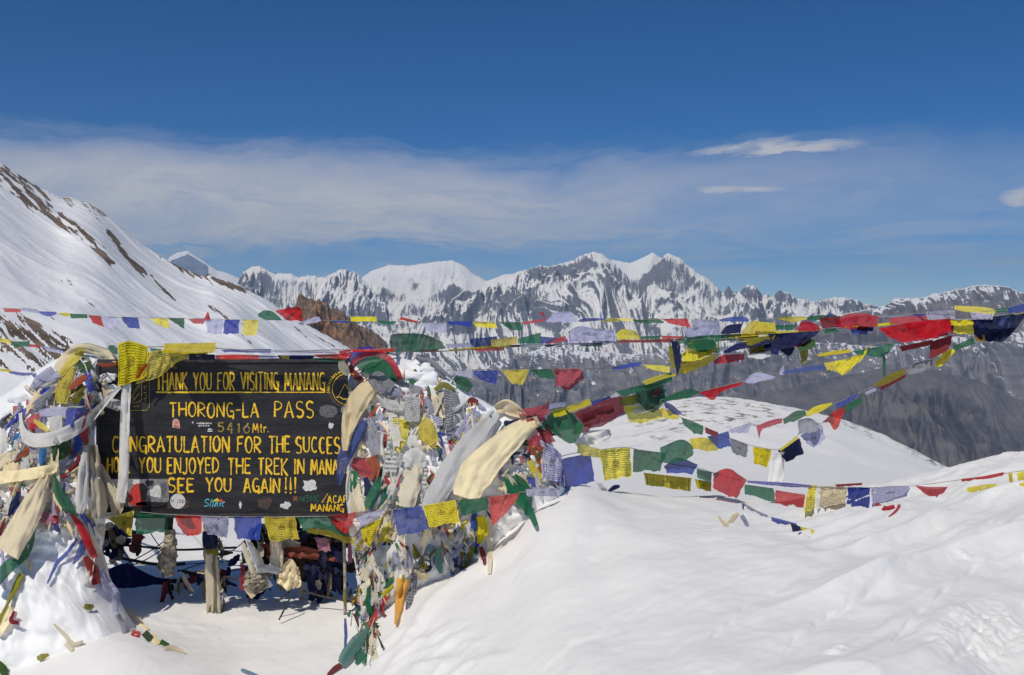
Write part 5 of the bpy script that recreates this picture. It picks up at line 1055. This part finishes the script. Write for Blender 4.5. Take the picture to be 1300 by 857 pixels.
TOPR = [(446, 466), (500, 452), (540, 464), (585, 488), (630, 520), (600, 560), (560, 640), (500, 660), (466, 650), (456, 580), (448, 540)]
PALE = ['f', 'f', 'fP', 'c', 'k', 'w', 'eP', 'f', 'wP', 'k']
scraps('cloth_scraps', 'long faded scarves wrapped round the right heap', TOPR, 60, 12, PALE+['c', 'e'], 26, 58, .96, 3.6)
scraps('cloth_scraps', 'hanging strips of faded cloth wrapped round the right heap', TOPR, 95, 13, PALE+['g0', 'r', 'y', 'yP'], 16, 36, .93, 2.6)
scraps('cloth_scraps', 'tangle of small torn flag scraps on the right heap', TOPR, 120, 3, PALE+['g0', 'r', 'y', 'b', 'R', 'O', 'g0'], 6, 17, .8, 1.3)
LOWR = [(458, 655), (622, 645), (618, 672), (590, 694), (545, 712), (495, 748), (458, 760)]
PAL2 = PALE+['f', 'f', 'W', 'c', 'f']
scraps('cloth_scraps', 'long faded strips hanging below the bottom string', LOWR, 95, 14, PAL2+['t', 'b', 'O', 'g0', 'yP'], 16, 34, .97, 2.6)
scraps('cloth_scraps', 'low shreds of torn flags hanging under the bottom string', LOWR, 80, 4, PAL2+['R', 'O', 'b', 't', 'y', 'n', 'g0'], 8, 22, .94, 1.3)
scraps('cloth_scraps', 'small shreds around the torn green flags', [(640, 530), (700, 545), (706, 600), (680, 640), (640, 640), (620, 600)], 70, 5, PALE+['r', 'g0', 'n', 'y', 'x'], 8, 24, .85, 1.8)
TOPL = [(-20, 560), (20, 500), (60, 462), (90, 446), (140, 450), (132, 500), (118, 560), (128, 650), (126, 690), (95, 675), (60, 645), (20, 700), (-20, 700)]
scraps('cloth_scraps', 'long faded scarves wrapped round the left heap', TOPL, 60, 15, PALE+['c', 'w'], 24, 52, .9, 3.4)
scraps('cloth_scraps', 'hanging strips of faded cloth wrapped round the left heap', TOPL, 85, 16, PALE+['g0', 'b', 'c', 'r'], 14, 34, .88, 2.4)
scraps('cloth_scraps', 'tangle of small torn scraps on the left heap', TOPL, 110, 6, PALE+['g0', 'r', 'y', 'b', 'R', 'q'], 5, 16, .75, 1.3)
scraps('cloth_scraps', 'twiggy shreds along the pole right of the sign gap', [(444, 690), (478, 690), (484, 760), (474, 830), (450, 820), (444, 780)], 110, 7, ['k', 'K', 'f', 'g0', 'n', 'R', 'e', 'k', 'B'], 8, 24, .95)
def hanging(name, label, poly, n, seed, cols, d0, d1, smin, smax, w0, w1):
    """loose ends hanging free behind the gap, joined into one tangle"""
    R_ = random.Random(seed); vs, fs, mi = [], [], []; mats = [cloth_mat(c_) for c_ in cols]; k = 0
    xs = [p_[0] for p_ in poly]; ys = [p_[1] for p_ in poly]
    while k < n:
        x = R_.uniform(min(xs), max(xs)); y = R_.uniform(min(ys), max(ys))
        if not in_poly(x, y, poly): continue
        k += 1; L = R_.uniform(smin, smax); w = R_.uniform(w0, w1); a = R_.gauss(math.pi/2, .25) if R_.random() < .7 else R_.gauss(0, .35); d = R_.uniform(d0, d1); cl_ = R_.randrange(len(cols)); base = len(vs); bend = R_.uniform(-.9, .9); m_ = 8
        for i in range(m_):
            wi = w*(.35+.8*math.sin(math.pi*(i+.8)/m_))*R_.uniform(.75, 1.25); nx_, ny_ = -math.sin(a), math.cos(a)
            for sg in (-1, -.3, .4, 1): vs.append(tuple(P(x+nx_*wi*.5*sg, y+ny_*wi*.5*sg, d+R_.uniform(-.012, .012)+(.02 if abs(sg) < 1 else 0))))
            x += math.cos(a)*L/m_; y += math.sin(a)*L/m_; a += bend/m_
        for i in range(m_-1):
            for sg in range(3): q = base+4*i+sg; fs.append((q, q+1, q+5, q+4)); mi.append(cl_)
    me = bpy.data.meshes.new(name); me.from_pydata(vs, [], fs); me.update()
    for m_ in mats: me.materials.append(m_)
    me.polygons.foreach_set('material_index', mi); me.polygons.foreach_set('use_smooth', [True]*len(fs)); me.uv_layers.new(name='UVMap')
    o = bpy.data.objects.new(name, me); COL.objects.link(o); recenter(o); return tag(o, label, 'cloth scraps', kind='stuff')
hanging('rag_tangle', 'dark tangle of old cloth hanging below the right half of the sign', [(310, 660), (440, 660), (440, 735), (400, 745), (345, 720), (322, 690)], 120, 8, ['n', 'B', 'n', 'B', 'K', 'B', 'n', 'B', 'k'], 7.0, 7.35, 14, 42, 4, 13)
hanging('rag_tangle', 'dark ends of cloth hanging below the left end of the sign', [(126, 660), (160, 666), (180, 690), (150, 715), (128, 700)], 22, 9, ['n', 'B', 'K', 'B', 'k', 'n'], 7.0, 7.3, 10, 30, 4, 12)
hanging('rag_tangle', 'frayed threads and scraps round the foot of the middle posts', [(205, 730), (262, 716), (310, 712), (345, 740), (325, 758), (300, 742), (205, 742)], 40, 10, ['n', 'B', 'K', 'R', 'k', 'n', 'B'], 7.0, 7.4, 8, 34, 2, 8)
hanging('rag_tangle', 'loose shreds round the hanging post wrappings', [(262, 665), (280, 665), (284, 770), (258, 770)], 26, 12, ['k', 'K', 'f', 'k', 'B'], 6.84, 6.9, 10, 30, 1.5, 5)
lumps('snow_lumps', 'lumps of snow caught between the cloths of the right heap', [(480, 528, 13), (487, 540, 9), (474, 517, 9), (500, 545, 6), (496, 570, 7), (510, 590, 8), (500, 610, 9), (505, 630, 10), (540, 575, 8), (548, 590, 12), (545, 610, 14), (560, 500, 6), (535, 495, 12), (520, 480, 14), (545, 485, 14), (548, 520, 10), (590, 540, 12), (598, 580, 9), (610, 530, 12), (645, 545, 10), (672, 590, 12), (660, 602, 9), (690, 570, 6), (655, 588, 10), (520, 690, 9), (500, 715, 8), (578, 678, 7), (590, 700, 6), (600, 670, 6), (530, 462, 8), (480, 600, 6), (512, 655, 7), (515, 700, 13), (530, 712, 12), (505, 728, 10), (560, 700, 9), (482, 745, 9), (610, 655, 8), (640, 560, 9), (462, 540, 7), (575, 520, 9), (525, 550, 9), (560, 560, 12), (556, 600, 12), (490, 640, 8), (600, 560, 10), (505, 500, 12), (520, 560, 12), (530, 620, 12), (555, 540, 14), (572, 500, 11), (600, 525, 10), (495, 605, 10), (470, 560, 8), (478, 655, 8), (540, 470, 10), (620, 545, 9), (500, 575, 11)], 21)
lumps('snow_lumps', 'lumps of snow caught between the cloths of the left heap', [(50, 575, 10), (85, 590, 11), (40, 600, 9), (75, 650, 12), (30, 640, 11), (100, 575, 8), (110, 640, 10), (15, 575, 10), (45, 510, 9), (95, 660, 10), (136, 480, 12), (140, 495, 9), (70, 540, 8), (20, 555, 9), (95, 600, 9), (90, 620, 10), (60, 625, 8), (30, 585, 7), (60, 680, 12), (8, 640, 9), (115, 610, 7), (25, 510, 10), (10, 530, 9), (60, 500, 7), (140, 655, 6)], 22)
# ---------------------------------------------------------------- haze
def box_mesh(name, lo, hi):
    bm = bmesh.new(); bmesh.ops.create_cube(bm, size=1)
    for v in bm.verts: v.co = Vector([(lo[i]+hi[i])/2+v.co[i]*(hi[i]-lo[i]) for i in range(3)])
    me = bpy.data.meshes.new(name); bm.to_mesh(me); bm.free(); o = bpy.data.objects.new(name, me); COL.objects.link(o); return o
hz = box_mesh('haze', (-9900, -60, -1400), (9900, 9900, 575))
m, t, b = mat('haze_air'); t.n.remove(b)
pv = t.n.new('ShaderNodeVolumePrincipled'); pv.inputs['Color'].default_value = (.55, .72, 1, 1); pv.inputs['Density'].default_value = 7.0e-5
pv.inputs['Anisotropy'].default_value = .2
t.l.new(pv.outputs[0], t.n['Material Output'].inputs['Volume']); hz.data.materials.append(m)
tag(hz, 'thin blue mountain air', kind='stuff')
